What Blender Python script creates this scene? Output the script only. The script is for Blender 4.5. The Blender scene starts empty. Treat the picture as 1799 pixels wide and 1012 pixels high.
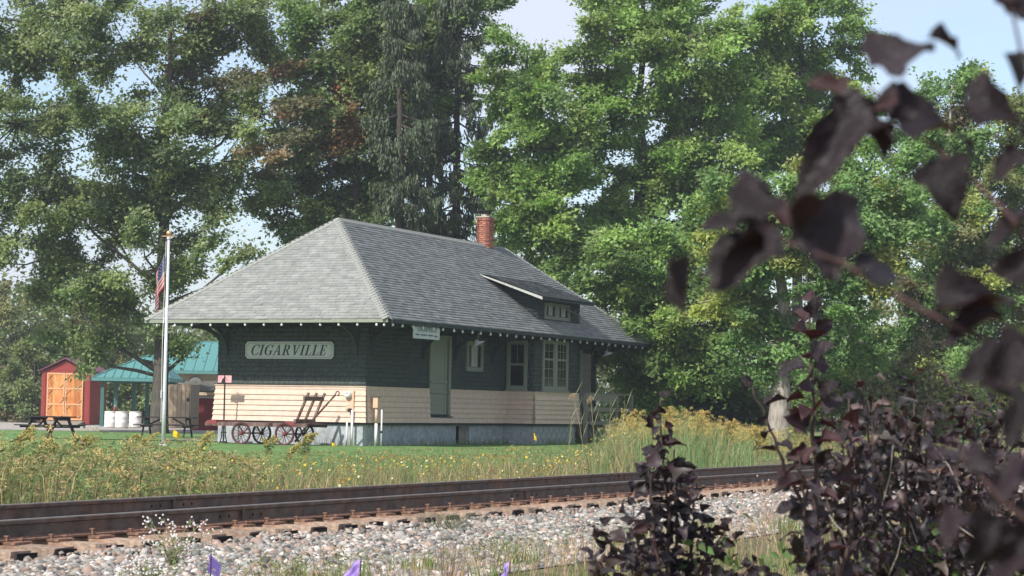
import bpy, math, random
import numpy as np
from mathutils import Vector, Matrix, Euler

# ------------------------------------------------------------------ camera, sky, sun
SC = bpy.context.scene
COL = SC.collection
F, PITCH, ROLL, CX, CY, H = 3600.0, .0595, .017, 899.5, 506.0, 1.05
T = .4488                                  # the track and the station run at this angle to the view
cam = bpy.data.cameras.new('camera')
cam.sensor_width = 36.0
cam.lens = 36.0 * F / 1799.0
cam.clip_start, cam.clip_end = .1, 9000
cam.dof.use_dof = True
cam.dof.focus_distance = 42
cam.dof.aperture_fstop = 13.0
co = bpy.data.objects.new('camera', cam)
COL.objects.link(co)
co.matrix_world = Matrix.Translation((0, 0, H)) @ Matrix.Rotation(math.pi / 2 + PITCH, 4, 'X') @ Matrix.Rotation(ROLL, 4, 'Z')
SC.camera = co

LX = Vector((math.cos(T), -math.sin(T), 0)); LY = Vector((math.sin(T), math.cos(T), 0)); P0 = Vector((-3.95, 56.0, 0))
SUN = (LX * -.12 + LY * -.70 + Vector((0, 0, .71))).normalized()
w = bpy.data.worlds.new('World'); SC.world = w; w.use_nodes = True
nt = w.node_tree; nt.nodes.clear()
sky = nt.nodes.new('ShaderNodeTexSky'); sky.sky_type = 'NISHITA'; sky.sun_disc = False
sky.sun_elevation = math.asin(SUN.z); sky.sun_rotation = math.atan2(SUN.x, SUN.y)
sky.air_density, sky.dust_density, sky.ozone_density = 1.0, 1.5, 1.2
tc = nt.nodes.new('ShaderNodeTexCoord'); mp = nt.nodes.new('ShaderNodeMapping'); mp.inputs['Scale'].default_value = (1, 1, 2.6)
n1 = nt.nodes.new('ShaderNodeTexNoise'); n1.inputs['Scale'].default_value = 3.3; n1.inputs['Detail'].default_value = 7; n1.inputs['Roughness'].default_value = .55
rp = nt.nodes.new('ShaderNodeValToRGB'); rp.color_ramp.elements[0].position = .40; rp.color_ramp.elements[1].position = .66
rp.color_ramp.elements[0].color = (.12, .12, .12, 1); rp.color_ramp.elements[1].color = (.92, .92, .92, 1)
mx = nt.nodes.new('ShaderNodeMixRGB'); mx.inputs[2].default_value = (4.1, 4.35, 5.1, 1)
bg = nt.nodes.new('ShaderNodeBackground'); bg.inputs['Strength'].default_value = .14
ou = nt.nodes.new('ShaderNodeOutputWorld')
L_ = nt.links.new
L_(tc.outputs['Generated'], mp.inputs[0]); L_(mp.outputs[0], n1.inputs['Vector']); L_(n1.outputs[0], rp.inputs[0])
L_(rp.outputs[0], mx.inputs[0]); L_(sky.outputs[0], mx.inputs[1]); L_(mx.outputs[0], bg.inputs[0]); L_(bg.outputs[0], ou.inputs[0])
sl_ = bpy.data.lights.new('sun', 'SUN'); sl_.energy = 4.0; sl_.angle = math.radians(.53); sl_.color = (1, .955, .88)
so = bpy.data.objects.new('sun', sl_); COL.objects.link(so)
so.rotation_euler = SUN.to_track_quat('Z', 'Y').to_euler()
SC.view_settings.view_transform = 'Standard'; SC.view_settings.look = 'None'
SC.view_settings.exposure = .52; SC.view_settings.gamma = 1; SC.view_settings.use_curve_mapping = False

HAZE = 0.00055
if HAZE:
    hm_ = bpy.data.materials.new('haze'); hm_.use_nodes = True; ht = hm_.node_tree; ht.nodes.clear()
    pv_ = ht.nodes.new('ShaderNodeVolumePrincipled'); pv_.inputs['Density'].default_value = HAZE; pv_.inputs['Color'].default_value = (.86, .92, 1, 1); pv_.inputs['Anisotropy'].default_value = .2
    ho = ht.nodes.new('ShaderNodeOutputMaterial'); ht.links.new(pv_.outputs[0], ho.inputs['Volume'])
    hme = bpy.data.meshes.new('haze'); X0, X1, Y0_, Y1_, Z0, Z1 = -2600, 2600, -2600, 2600, -1.6, 24
    hme.from_pydata([(x, y, z) for z in (Z0, Z1) for x, y in ((X0, Y0_), (X1, Y0_), (X1, Y1_), (X0, Y1_))], [], [(3, 2, 1, 0), (4, 5, 6, 7), (0, 1, 5, 4), (1, 2, 6, 5), (2, 3, 7, 6), (3, 0, 4, 7)])
    hme.materials.append(hm_); hob = bpy.data.objects.new('haze', hme); hob['kind'] = 'stuff'; COL.objects.link(hob)

# ------------------------------------------------------------------ helpers
rng = np.random.default_rng(7); R = random.Random(11)
U = R.uniform

def at(px, py, Y):
    """point on the ray through a photograph pixel at distance Y"""
    a, b = px - CX, py - CY
    c, s = math.cos(ROLL), math.sin(ROLL)
    x, u = (a * c + b * s) / F, (a * s - b * c) / F
    cp, sp = math.cos(PITCH), math.sin(PITCH)
    d = Vector((x, cp - u * sp, sp + u * cp))
    return Vector((0, 0, H)) + d * (Y / d.y)

def sl(x, y, z=0): return P0 + LX * x + LY * y + Vector((0, 0, z))       # station frame -> world
def tr(s, off, z=0): return Vector((s * math.sin(T) - (10.02 + off) * math.cos(T), s * math.cos(T) + (10.02 + off) * math.sin(T), z))
def tr_np(s, off): return np.stack([s * math.sin(T) - (10.02 + off) * math.cos(T), s * math.cos(T) + (10.02 + off) * math.sin(T)], -1)

def sst(a, b, x):
    t = np.clip((x - a) / (b - a), 0, 1); return t * t * (3 - 2 * t)
def terrain(s, off):
    s = np.asarray(s, float); off = np.asarray(off, float)
    z = -.52 + .36 * sst(-6.2, -2.9, off) + .085 * sst(-2.9, -.9, off) - .01 * sst(2.6, 3.6, off) + .085 * sst(5, 11, off)
    x = s * math.sin(T) - (10.02 + off) * math.cos(T); y = s * math.cos(T) + (10.02 + off) * math.sin(T)
    z = z - .15 * sst(-7.5, -10.5, x) * sst(58, 66, y)
    return z
def ground_z(x, y):
    s = x * math.sin(T) + y * math.cos(T); off = -x * math.cos(T) + y * math.sin(T) - 10.02
    return float(terrain(s, off))

def link(o, parent=None):
    COL.objects.link(o)
    if parent is not None: o.parent = parent
    return o
def tag(o, label=None, cat=None, group=None, kind=None):
    if label: o['label'] = label
    if cat: o['category'] = cat
    if group: o['group'] = group
    if kind: o['kind'] = kind
    return o
def thing(name, label, cat, loc=(0, 0, 0), rz=0, group=None):
    o = bpy.data.objects.new(name, None); o.empty_display_size = .2
    o.location = loc; o.rotation_euler = (0, 0, rz)
    return tag(link(o), label, cat, group)
def inst(name, me, parent=None, loc=(0, 0, 0), rot=(0, 0, 0), sc=1):
    o = bpy.data.objects.new(name, me); o.location = loc; o.rotation_euler = rot
    o.scale = (sc, sc, sc) if isinstance(sc, (int, float)) else sc
    return link(o, parent)

class MB:
    def __init__(s): s.v = []; s.f = []
    def poly(s, pts):
        n = len(s.v); s.v += [tuple(p) for p in pts]; s.f.append(tuple(range(n, n + len(pts)))); return s
    def hexa(s, p):
        n = len(s.v); s.v += [tuple(q) for q in p]
        for f in ((3, 2, 1, 0), (4, 5, 6, 7), (0, 1, 5, 4), (1, 2, 6, 5), (2, 3, 7, 6), (3, 0, 4, 7)): s.f.append(tuple(n + i for i in f))
        return s
    def box(s, x0, x1, y0, y1, z0, z1):
        return s.hexa([(x0, y0, z0), (x1, y0, z0), (x1, y1, z0), (x0, y1, z0), (x0, y0, z1), (x1, y0, z1), (x1, y1, z1), (x0, y1, z1)])
    def prism(s, pts, d):
        """polygon pts swept by vector d"""
        n = len(s.v); k = len(pts); d = Vector(d)
        s.v += [tuple(Vector(p)) for p in pts] + [tuple(Vector(p) + d) for p in pts]
        s.f.append(tuple(range(n + k - 1, n - 1, -1))); s.f.append(tuple(range(n + k, n + 2 * k)))
        for i in range(k): s.f.append((n + i, n + (i + 1) % k, n + k + (i + 1) % k, n + k + i))
        return s
    def beam(s, p, q, w, h, up=(0, 0, 1)):
        p, q = Vector(p), Vector(q); d = (q - p).normalized(); up = Vector(up)
        a = d.cross(up)
        if a.length < 1e-4: a = d.cross(Vector((0, 1, 0)))
        a.normalize(); b = a.cross(d); a *= w / 2; b *= h / 2
        return s.hexa([p - a - b, p + a - b, p + a + b, p - a + b, q - a - b, q + a - b, q + a + b, q - a + b])
    def tube(s, pts, rad, n=6):
        pts = [Vector(p) for p in pts]
        rad = list(rad) if hasattr(rad, '__len__') else [rad] * len(pts)
        b = len(s.v); prev = None
        for i, p in enumerate(pts):
            d = (pts[min(i + 1, len(pts) - 1)] - pts[max(i - 1, 0)]).normalized()
            a = prev if prev is not None else (Vector((0, 0, 1)) if abs(d.z) < .9 else Vector((1, 0, 0)))
            u = (a - d * a.dot(d))
            u = u.normalized() if u.length > 1e-5 else d.orthogonal().normalized()
            prev = u; v = d.cross(u)
            for k in range(n):
                an = 2 * math.pi * k / n
                s.v.append(tuple(p + (u * math.cos(an) + v * math.sin(an)) * rad[i]))
        for i in range(len(pts) - 1):
            for k in range(n):
                s.f.append((b + i * n + k, b + i * n + (k + 1) % n, b + (i + 1) * n + (k + 1) % n, b + (i + 1) * n + k))
        s.f.append(tuple(b + k for k in reversed(range(n)))); e = b + (len(pts) - 1) * n
        s.f.append(tuple(e + k for k in range(n)))
        return s
    def lathe(s, prof, n=16, c=(0, 0, 0), axis=(0, 0, 1)):
        ax = Vector(axis).normalized(); c = Vector(c)
        return s.tube([c + ax * z for r, z in prof], [r for r, z in prof], n) if False else s._lathe(prof, n, c, ax)
    def _lathe(s, prof, n, c, ax):
        u = ax.orthogonal().normalized(); v = ax.cross(u); b = len(s.v)
        for r, z in prof:
            for k in range(n):
                an = 2 * math.pi * k / n
                s.v.append(tuple(c + ax * z + (u * math.cos(an) + v * math.sin(an)) * max(r, 1e-4)))
        for i in range(len(prof) - 1):
            for k in range(n):
                s.f.append((b + i * n + k, b + i * n + (k + 1) % n, b + (i + 1) * n + (k + 1) % n, b + (i + 1) * n + k))
        return s
    def mesh(s, name, m, smooth=False):
        me = bpy.data.meshes.new(name); me.from_pydata(s.v, [], s.f); me.materials.append(m)
        if smooth: me.polygons.foreach_set('use_smooth', [True] * len(me.polygons))
        return me
    def build(s, name, m, parent=None, smooth=False):
        return link(bpy.data.objects.new(name, s.mesh(name, m, smooth)), parent)

def np_mesh(name, V, Fc, m, parent=None, col=None, smooth=False, link_it=True):
    V = np.ascontiguousarray(V, np.float32); Fc = np.ascontiguousarray(Fc, np.int32)
    me = bpy.data.meshes.new(name)
    me.vertices.add(len(V)); me.vertices.foreach_set('co', V.ravel())
    me.loops.add(Fc.size); me.loops.foreach_set('vertex_index', Fc.ravel())
    me.polygons.add(len(Fc)); me.polygons.foreach_set('loop_start', np.arange(len(Fc), dtype=np.int32) * Fc.shape[1])
    if smooth: me.polygons.foreach_set('use_smooth', np.ones(len(Fc), bool))
    me.update(calc_edges=True)
    if col is not None:
        a = me.color_attributes.new('col', 'FLOAT_COLOR', 'POINT')
        c = np.ones((len(V), 4), np.float32); c[:, :3] = col; a.data.foreach_set('color', c.ravel())
    me.materials.append(m)
    if not link_it: return me
    return link(bpy.data.objects.new(name, me), parent)

def unit(a): return a / np.maximum(np.linalg.norm(a, axis=-1, keepdims=True), 1e-9)
def leaf_arrays(P, D, N, L, W, fold=.25):
    """pointed leaves folded at the midrib: base P, along D, facing N"""
    n = len(P); D = unit(D); S = unit(np.cross(D, N)); N = np.cross(S, D)
    L = np.broadcast_to(np.asarray(L, float), (n,))[:, None]; W = np.broadcast_to(np.asarray(W, float), (n,))[:, None]
    V = np.stack([P, P + D * L * .45 + S * W * .5 + N * W * fold, P + D * L, P + D * L * .45 - S * W * .5 + N * W * fold], 1).reshape(-1, 3)
    b = np.arange(n)[:, None] * 4
    Fc = np.concatenate([b + [0, 1, 2], b + [0, 2, 3]], 1).reshape(-1, 3)
    return V, Fc
def tri_leaf_arrays(P, D, N, L, W):
    """small far leaves: one triangle each, broad at the stalk"""
    n = len(P); D = unit(D); S = unit(np.cross(D, N)); L = np.asarray(L)[:, None]; W = np.asarray(W)[:, None]
    V = np.stack([P + S * W * .5, P + D * L, P - S * W * .5], 1).reshape(-1, 3)
    return V, np.arange(n * 3).reshape(-1, 3)
def blade_arrays(P, h, w, lean, bend=.5):
    """grass blades: base P, height h, width w, lean = horizontal tip offset (n,2)"""
    n = len(P); h = np.broadcast_to(np.asarray(h, float), (n,)); w = np.broadcast_to(np.asarray(w, float), (n,))
    a = rng.uniform(0, 2 * np.pi, n); S = np.stack([np.cos(a), np.sin(a), np.zeros(n)], -1) * w[:, None] * .5
    mid = P.copy(); mid[:, :2] += lean * (1 - bend) * .6; mid[:, 2] += h * .6
    tip = P.copy(); tip[:, :2] += lean; tip[:, 2] += h
    V = np.stack([P - S, P + S, mid - S * .75, mid + S * .75, tip], 1).reshape(-1, 3)
    b = np.arange(n)[:, None] * 5
    Fc = np.concatenate([b + [0, 1, 3], b + [0, 3, 2], b + [2, 3, 4]], 1).reshape(-1, 3)
    return V, Fc
class Bag:
    """collects numpy pieces into one mesh"""
    def __init__(s): s.V = []; s.F = []; s.C = []; s.n = 0
    def add(s, VF, col):
        V, Fc = VF; k = len(V); col = np.asarray(col, float)
        if col.ndim == 1: col = np.broadcast_to(col, (k, 3))
        elif len(col) != k: col = np.repeat(col, k // len(col), 0)
        s.V.append(V); s.F.append(Fc + s.n); s.C.append(col); s.n += k
    def build(s, name, m, parent=None): return np_mesh(name, np.concatenate(s.V), np.concatenate(s.F), m, parent, np.concatenate(s.C))
def vary(c, n, amt=.25, hue=.08):
    c = np.asarray(c, float); return np.clip(c * rng.uniform(1 - amt, 1 + amt, (n, 1)) * rng.uniform(1 - hue, 1 + hue, (n, 3)), 0, 1)

# ------------------------------------------------------------------ materials
def mat(name, col, rough=.75, nscale=0, namt=.25, bump=0, bscale=None, attr=False, metal=0, spec=.3, transl=0, tcol=None, second=None, orand=0, stretch=None):
    m = bpy.data.materials.new(name); m.use_nodes = True; t = m.node_tree; p = t.nodes['Principled BSDF']; L = t.links.new
    p.inputs['Roughness'].default_value = rough; p.inputs['Metallic'].default_value = metal; p.inputs['Specular IOR Level'].default_value = spec
    if attr:
        a = t.nodes.new('ShaderNodeAttribute'); a.attribute_name = 'col'; c = a.outputs['Color']
    else:
        r = t.nodes.new('ShaderNodeRGB'); r.outputs[0].default_value = (*col, 1); c = r.outputs[0]
    tcn = t.nodes.new('ShaderNodeTexCoord'); vec = tcn.outputs['Object']
    if stretch:
        mpn = t.nodes.new('ShaderNodeMapping'); mpn.inputs['Scale'].default_value = stretch; L(vec, mpn.inputs[0]); vec = mpn.outputs[0]
    if nscale:
        nz = t.nodes.new('ShaderNodeTexNoise'); nz.inputs['Scale'].default_value = nscale; nz.inputs['Detail'].default_value = 6; L(vec, nz.inputs['Vector'])
        if second:
            rr = t.nodes.new('ShaderNodeValToRGB'); rr.color_ramp.elements[0].position = .42; rr.color_ramp.elements[1].position = .62; L(nz.outputs[0], rr.inputs[0])
            mm = t.nodes.new('ShaderNodeMixRGB'); L(rr.outputs[0], mm.inputs[0]); L(c, mm.inputs[1]); mm.inputs[2].default_value = (*second, 1); c = mm.outputs[0]
        mr = t.nodes.new('ShaderNodeMapRange'); mr.inputs['From Min'].default_value = .3; mr.inputs['From Max'].default_value = .7
        mr.inputs['To Min'].default_value = 1 - namt; mr.inputs['To Max'].default_value = 1 + namt
        n2 = t.nodes.new('ShaderNodeTexNoise'); n2.inputs['Scale'].default_value = nscale * 3.7; n2.inputs['Detail'].default_value = 5; L(vec, n2.inputs['Vector'])
        L(n2.outputs[0], mr.inputs[0]); mu = t.nodes.new('ShaderNodeVectorMath'); mu.operation = 'SCALE'; L(c, mu.inputs[0]); L(mr.outputs[0], mu.inputs['Scale']); c = mu.outputs[0]
    if orand:
        oi = t.nodes.new('ShaderNodeObjectInfo'); mr = t.nodes.new('ShaderNodeMapRange'); mr.inputs['To Min'].default_value = 1 - orand; mr.inputs['To Max'].default_value = 1 + orand
        L(oi.outputs['Random'], mr.inputs[0]); mu = t.nodes.new('ShaderNodeVectorMath'); mu.operation = 'SCALE'; L(c, mu.inputs[0]); L(mr.outputs[0], mu.inputs['Scale']); c = mu.outputs[0]
    L(c, p.inputs['Base Color'])
    if bump:
        nb = t.nodes.new('ShaderNodeTexNoise'); nb.inputs['Scale'].default_value = bscale or nscale * 4 or 30; nb.inputs['Detail'].default_value = 6; L(vec, nb.inputs['Vector'])
        bn = t.nodes.new('ShaderNodeBump'); bn.inputs['Strength'].default_value = bump; bn.inputs['Distance'].default_value = .02; L(nb.outputs[0], bn.inputs['Height']); L(bn.outputs[0], p.inputs['Normal'])
    if transl:
        tn = t.nodes.new('ShaderNodeBsdfTranslucent'); ms = t.nodes.new('ShaderNodeMixShader'); ms.inputs[0].default_value = transl
        if tcol:
            mm = t.nodes.new('ShaderNodeVectorMath'); mm.operation = 'MULTIPLY'; L(c, mm.inputs[0]); mm.inputs[1].default_value = tcol; L(mm.outputs[0], tn.inputs[0])
        else: L(c, tn.inputs[0])
        L(p.outputs[0], ms.inputs[1]); L(tn.outputs[0], ms.inputs[2]); L(ms.outputs[0], t.nodes['Material Output'].inputs[0])
    return m

M = dict(
    ground=mat('dry_ground', (.16, .13, .08), .95, 1.2, .35, .6, 40, second=(.10, .11, .045)),
    lawn=mat('lawn', (.105, .20, .055), .9, .5, .25, .8, 60, second=(.13, .21, .065)),
    drive=mat('gravel_drive', (.33, .30, .27), .95, 2.5, .35, .8, 25),
    ballast=mat('ballast', (.19, .18, .17), .95, 14, .6, 1.0, 22),
    stone=mat('stones', (.4, .4, .4), .85, 18, .18, attr=True),
    leaf=mat('leaves', (.1, .1, .1), .5, attr=True, spec=.4, transl=.40, tcol=(1.15, 1.25, .6)),
    weed=mat('weeds', (.1, .1, .1), .7, attr=True, spec=.2, transl=.3, tcol=(1.1, 1.1, .7)),
    petal=mat('petals', (.1, .1, .1), .7, attr=True, spec=.1, transl=.25),
    bark=mat('bark', (.085, .075, .065), .9, 3, .4, .9, 14, stretch=(1, 1, .25)),
    pale_bark=mat('pale_bark', (.30, .265, .23), .9, 3, .4, .9, 12, stretch=(1, 1, .25)),
    spruce_bark=mat('spruce_bark', (.05, .042, .036), .9, 4, .4, .8, 18),
    rail=mat('rail_web', (.105, .082, .068), .65, 2, .4, .3, 60, metal=.15, second=(.14, .085, .06)),
    railtop=mat('rail_head', (.26, .24, .22), .42, 6, .25, metal=.55),
    rust=mat('rust', (.215, .12, .082), .9, 9, .4, .5, 50),
    tie=mat('tie_wood', (.30, .22, .165), .92, 5, .35, .7, 30, second=(.30, .18, .12), orand=.2),
    creo=mat('creosote', (.012, .011, .011), .9, 30, .3, .5, 50),
    siding=mat('cream_siding', (.62, .465, .37), .65, 1.6, .09, .1, 40, orand=.04),
    shingle=mat('green_shingle', (.027, .041, .042), .8, 6, .1, attr=True),
    trimg=mat('sage_trim', (.235, .255, .205), .65, 4, .08),
    dkgreen=mat('dark_green_wood', (.040, .055, .056), .75, 4, .2),
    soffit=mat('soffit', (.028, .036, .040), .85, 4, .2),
    roofs=mat('roof_shingle', (.2, .2, .2), .95, 1.3, .16, .5, 90, attr=True),
    roofb=mat('roof_base', (.17, .18, .16), .95, 3, .2),
    conc=mat('foundation_paint', (.37, .40, .42), .85, 2.2, .2, .4, 25, second=(.30, .32, .33)),
    brick=mat('brick', (.40, .155, .105), .9, 8, .25, .3, 60, attr=True),
    mortar=mat('mortar', (.42, .36, .31), .95, 20, .2),
    glass=mat('window_glass', (.012, .014, .015), .06, spec=.55),
    curtain=mat('curtain', (.42, .42, .42), .8, 8, .1),
    black=mat('dark_opening', (.006, .006, .006), .9),
    signw=mat('sign_board', (.50, .53, .50), .6, 3, .06),
    ink=mat('sign_ink', (.035, .050, .060), .7),
    white=mat('white_plastic', (.78, .76, .73), .5, 6, .06),
    bulb=mat('bulb_glass', (.72, .72, .70), .25, spec=.5),
    wire=mat('black_wire', (.012, .012, .012), .6),
    galv=mat('galvanised', (.62, .63, .65), .42, 4, .1, metal=.35),
    iron=mat('cast_iron', (.028, .024, .026), .6, 6, .25, metal=.3),
    redp=mat('faded_red_paint', (.085, .03, .032), .6, 8, .25),
    redb=mat('bright_red_paint', (.21, .05, .05), .55, 8, .2),
    oldw=mat('weathered_wood', (.17, .115, .095), .9, 4, .35, .6, 30, stretch=(1, 1, .3), second=(.10, .055, .05), orand=.15),
    pink=mat('faded_pink_plate', (.62, .27, .30), .6, 9, .3, second=(.66, .38, .38)),
    tanp=mat('tan_box', (.62, .43, .30), .6, 5, .06),
    pvc=mat('pvc_pipe', (.74, .72, .71), .45, 5, .05),
    porch=mat('porch_wood', (.24, .215, .18), .85, 4, .25, .4, 25, orand=.1),
    shedred=mat('shed_red', (.24, .038, .033), .55, 4, .12),
    shedroof=mat('maroon_roof', (.16, .07, .095), .8, 6, .15),
    cedar=mat('cedar_plank', (.50, .17, .045), .6, 3, .25, .2, 20, stretch=(3, 3, .35), second=(.58, .28, .10), orand=.25),
    pine=mat('pine_trim', (.62, .34, .17), .6, 4, .15),
    teal=mat('teal_metal_roof', (.095, .245, .235), .42, 2, .08, metal=.1),
    tealw=mat('teal_wood', (.045, .13, .11), .6, 3, .12),
    tan=mat('tan_board', (.45, .345, .24), .75, 4, .15, .3, 20, orand=.08, stretch=(2, 2, .3)),
    table=mat('dark_stained_wood', (.022, .018, .018), .65, 5, .3, orand=.2),
    fy=mat('yellow_flag', (.78, .50, .03), .6, 3, .08, transl=.25),
    fp=mat('purple_flag', (.42, .28, .74), .6, 3, .06, transl=.3),
    fr=mat('flag_red', (.64, .05, .06), .7, transl=.2), fw=mat('flag_white', (.80, .78, .76), .7, transl=.35), fb=mat('flag_blue', (.035, .045, .17), .7, transl=.2),
    gold=mat('gold_ball', (.72, .40, .22), .35, metal=.6),
    ninebark=mat('ninebark_leaf', (.019, .012, .0155), .4, 5, .5, .45, 16, spec=.4, transl=.08, tcol=(4, 1.6, 1.3), orand=.4),
    ninered=mat('ninebark_young_leaf', (.036, .015, .017), .5, 5, .3, .3, 22, spec=.35, transl=.16, tcol=(2.6, 1.2, 1.2), orand=.4),
    ninestuff=mat('ninebark_foliage', (.03, .02, .02), .5, attr=True, spec=.35, transl=.1, tcol=(3, 1.4, 1.2)),
    ninestem=mat('ninebark_stem', (.055, .033, .030), .75, 20, .3),
    cut=mat('dry_stalk', (.36, .26, .17), .8),
)

# ------------------------------------------------------------------ ground
def sheet(name, ss, oo, m, dz):
    A, B = np.meshgrid(ss, oo, indexing='ij'); z = terrain(A, B) + dz; xy = tr_np(A, B)
    V = np.concatenate([xy, z[..., None]], -1).reshape(-1, 3); n, k = A.shape
    i = (np.arange(n - 1)[:, None] * k + np.arange(k - 1)[None, :]).reshape(-1, 1)
    return tag(np_mesh(name, V, np.concatenate([i, i + k, i + k + 1, i + 1], 1)[:, ::-1], m, smooth=True), kind='structure')
far = np.array([-1500, -900, -200, -60]); 
sheet('ground', np.r_[far, np.arange(-20, 130, 2.0), 200, 900, 1500], np.r_[far, -20, np.arange(-8, 14, .4), np.arange(14, 60, 3), 90, 200, 900, 1500], M['ground'], -.004)
sheet('lawn', np.arange(20, 112, 1.5), np.r_[np.arange(6.2, 14, .6), np.arange(14, 62, 2.0)], M['lawn'], .004)
sheet('ballast_bed', np.arange(-10, 100, 1.0), np.arange(-3.3, 3.4, .25), M['ballast'], .004)
def drive(name, pts, m, dz):
    V = [(p[0], p[1], ground_z(p[0], p[1]) + dz) for p in pts]
    return tag(MB().poly(V).build(name, m), kind='structure')
drive('gravel_path', [(-13.4, 61.5), (-10.2, 59.0), (-7.2, 58.6), (-7.2, 61.2), (-10.0, 63.4), (-13.4, 65.5)], M['drive'], .03)
yard = MB()
for i in range(8):
    for j in range(6):
        q = [(-30 + 2.7 * (i + a), 87 + 6 * (j + b)) for a, b in ((0, 0), (1, 0), (1, 1), (0, 1))]
        yard.poly([(x, y, ground_z(x, y) + .012) for x, y in q])
tag(yard.build('gravel_yard', M['drive']), kind='structure')

# ------------------------------------------------------------------ railway track
track = thing('railway_track', 'rusty railway track of two rails on ties, running across in front of the station', 'railway track', tr(0, 0, 0), math.pi / 2 - T)
# local frame of the track: x along the rails (s), y = off, z up
RT = .167
prof = [(-.070, 0), (.070, 0), (.070, .011), (.012, .028), (.009, .112), (.034, .122), (.036, .148), (.030, .153), (-.030, .153), (-.036, .148), (-.034, .122), (-.009, .112), (-.012, .028), (-.070, .011)]
for off in (0, 1.505):
    mb = MB()
    def rp(a, b): return [(x, off + y, RT - .153 + z) for x in (a, b) for y, z in [(0, 0)]]
    mb.prism([(-12, off - y, RT - .153 + z) for y, z in prof], (112, 0, 0))
    r = mb.build('rail', M['rail'], track)
    MB().box(-12, 100, off - .026, off + .026, RT, RT + .0025).build('running_surface', M['railtop'], r)
    MB().prism([(-12, off - y, RT - .153 + z) for y, z in [(-.074, -.002), (.074, -.002), (.074, .012), (.02, .027), (-.02, .027), (-.074, .012)]], (112, 0, 0)).build('rail_foot', M['rust'], r)
    hm = MB()._lathe([(.0, 0), (.014, 0), (.014, -.003)], 8, Vector((0, 0, 0)), Vector((0, -1, 0))).mesh('bolt_hole', M['black'])
    for s0 in ((15.35, 21.2) if off == 0 else (16.45, 27.6)):
        for k in (-.33, -.19, .19, .33): inst('bolt_hole', hm, r, (s0 + k, off - .0135, RT - .085))
        MB().box(s0 - .012, s0 + .012, off - .040, off + .040, RT - .14, RT - .003).build('weld_seam', M['rail'], r)
tie_me = [MB().hexa([(-.115 + U(-.01, .01), -.56 + U(-.05, .05), -.19), (.115, -.56 + U(-.03, .03), -.19), (.115, 2.07, -.19), (-.115, 2.07, -.19),
                     (-.115, -.56 + U(-.05, .04), U(-.012, 0)), (.115, -.57 + U(-.03, .04), U(-.012, 0)), (.11, 2.07, -.004), (-.11, 2.07, -.004)]).mesh('tie', M['tie']) for _ in range(5)]
end_me = MB().hexa([(-.112, -.006, -.15), (.112, -.006, -.15), (.112, 0, -.15), (-.112, 0, -.15), (-.108, -.005, -.012), (.108, -.008, -.014), (.108, 0, -.014), (-.108, 0, -.012)]).mesh('tie_end', M['creo'])
pl_me = MB().box(-.095, .095, -.19, .17, -.003, .015).mesh('tie_plate', M['rust'])
sp = MB().box(-.008, .008, -.009, .009, 0, .040); sp.box(-.012, .012, -.018, .024, .040, .052); sp_me = sp.mesh('spike', M['rust'])
for i in range(-8, 150):
    s = 11.66 + .508 * (i - 0) - 0.0
    ti = inst('tie', tie_me[i % 5], track, (s + U(-.03, .03), 0, 0), (0, 0, U(-.02, .02)))
    if i < 70: inst('tie_end', end_me, ti, (0, -.615, U(-.01, .004)))
    for off in (0, 1.505):
        pt = inst('tie_plate', pl_me, track, (s, off, 0))
        if i < 60 and off == 0:
            inst('spike', sp_me, pt, (-.05 + U(-.01, .01), -.083, .0 + U(-.008, .02)), (0, 0, U(-.2, .2)))
            if i % 3: inst('spike', sp_me, pt, (.06, -.125, -.012), (0, 0, U(-.5, .5)))

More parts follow.
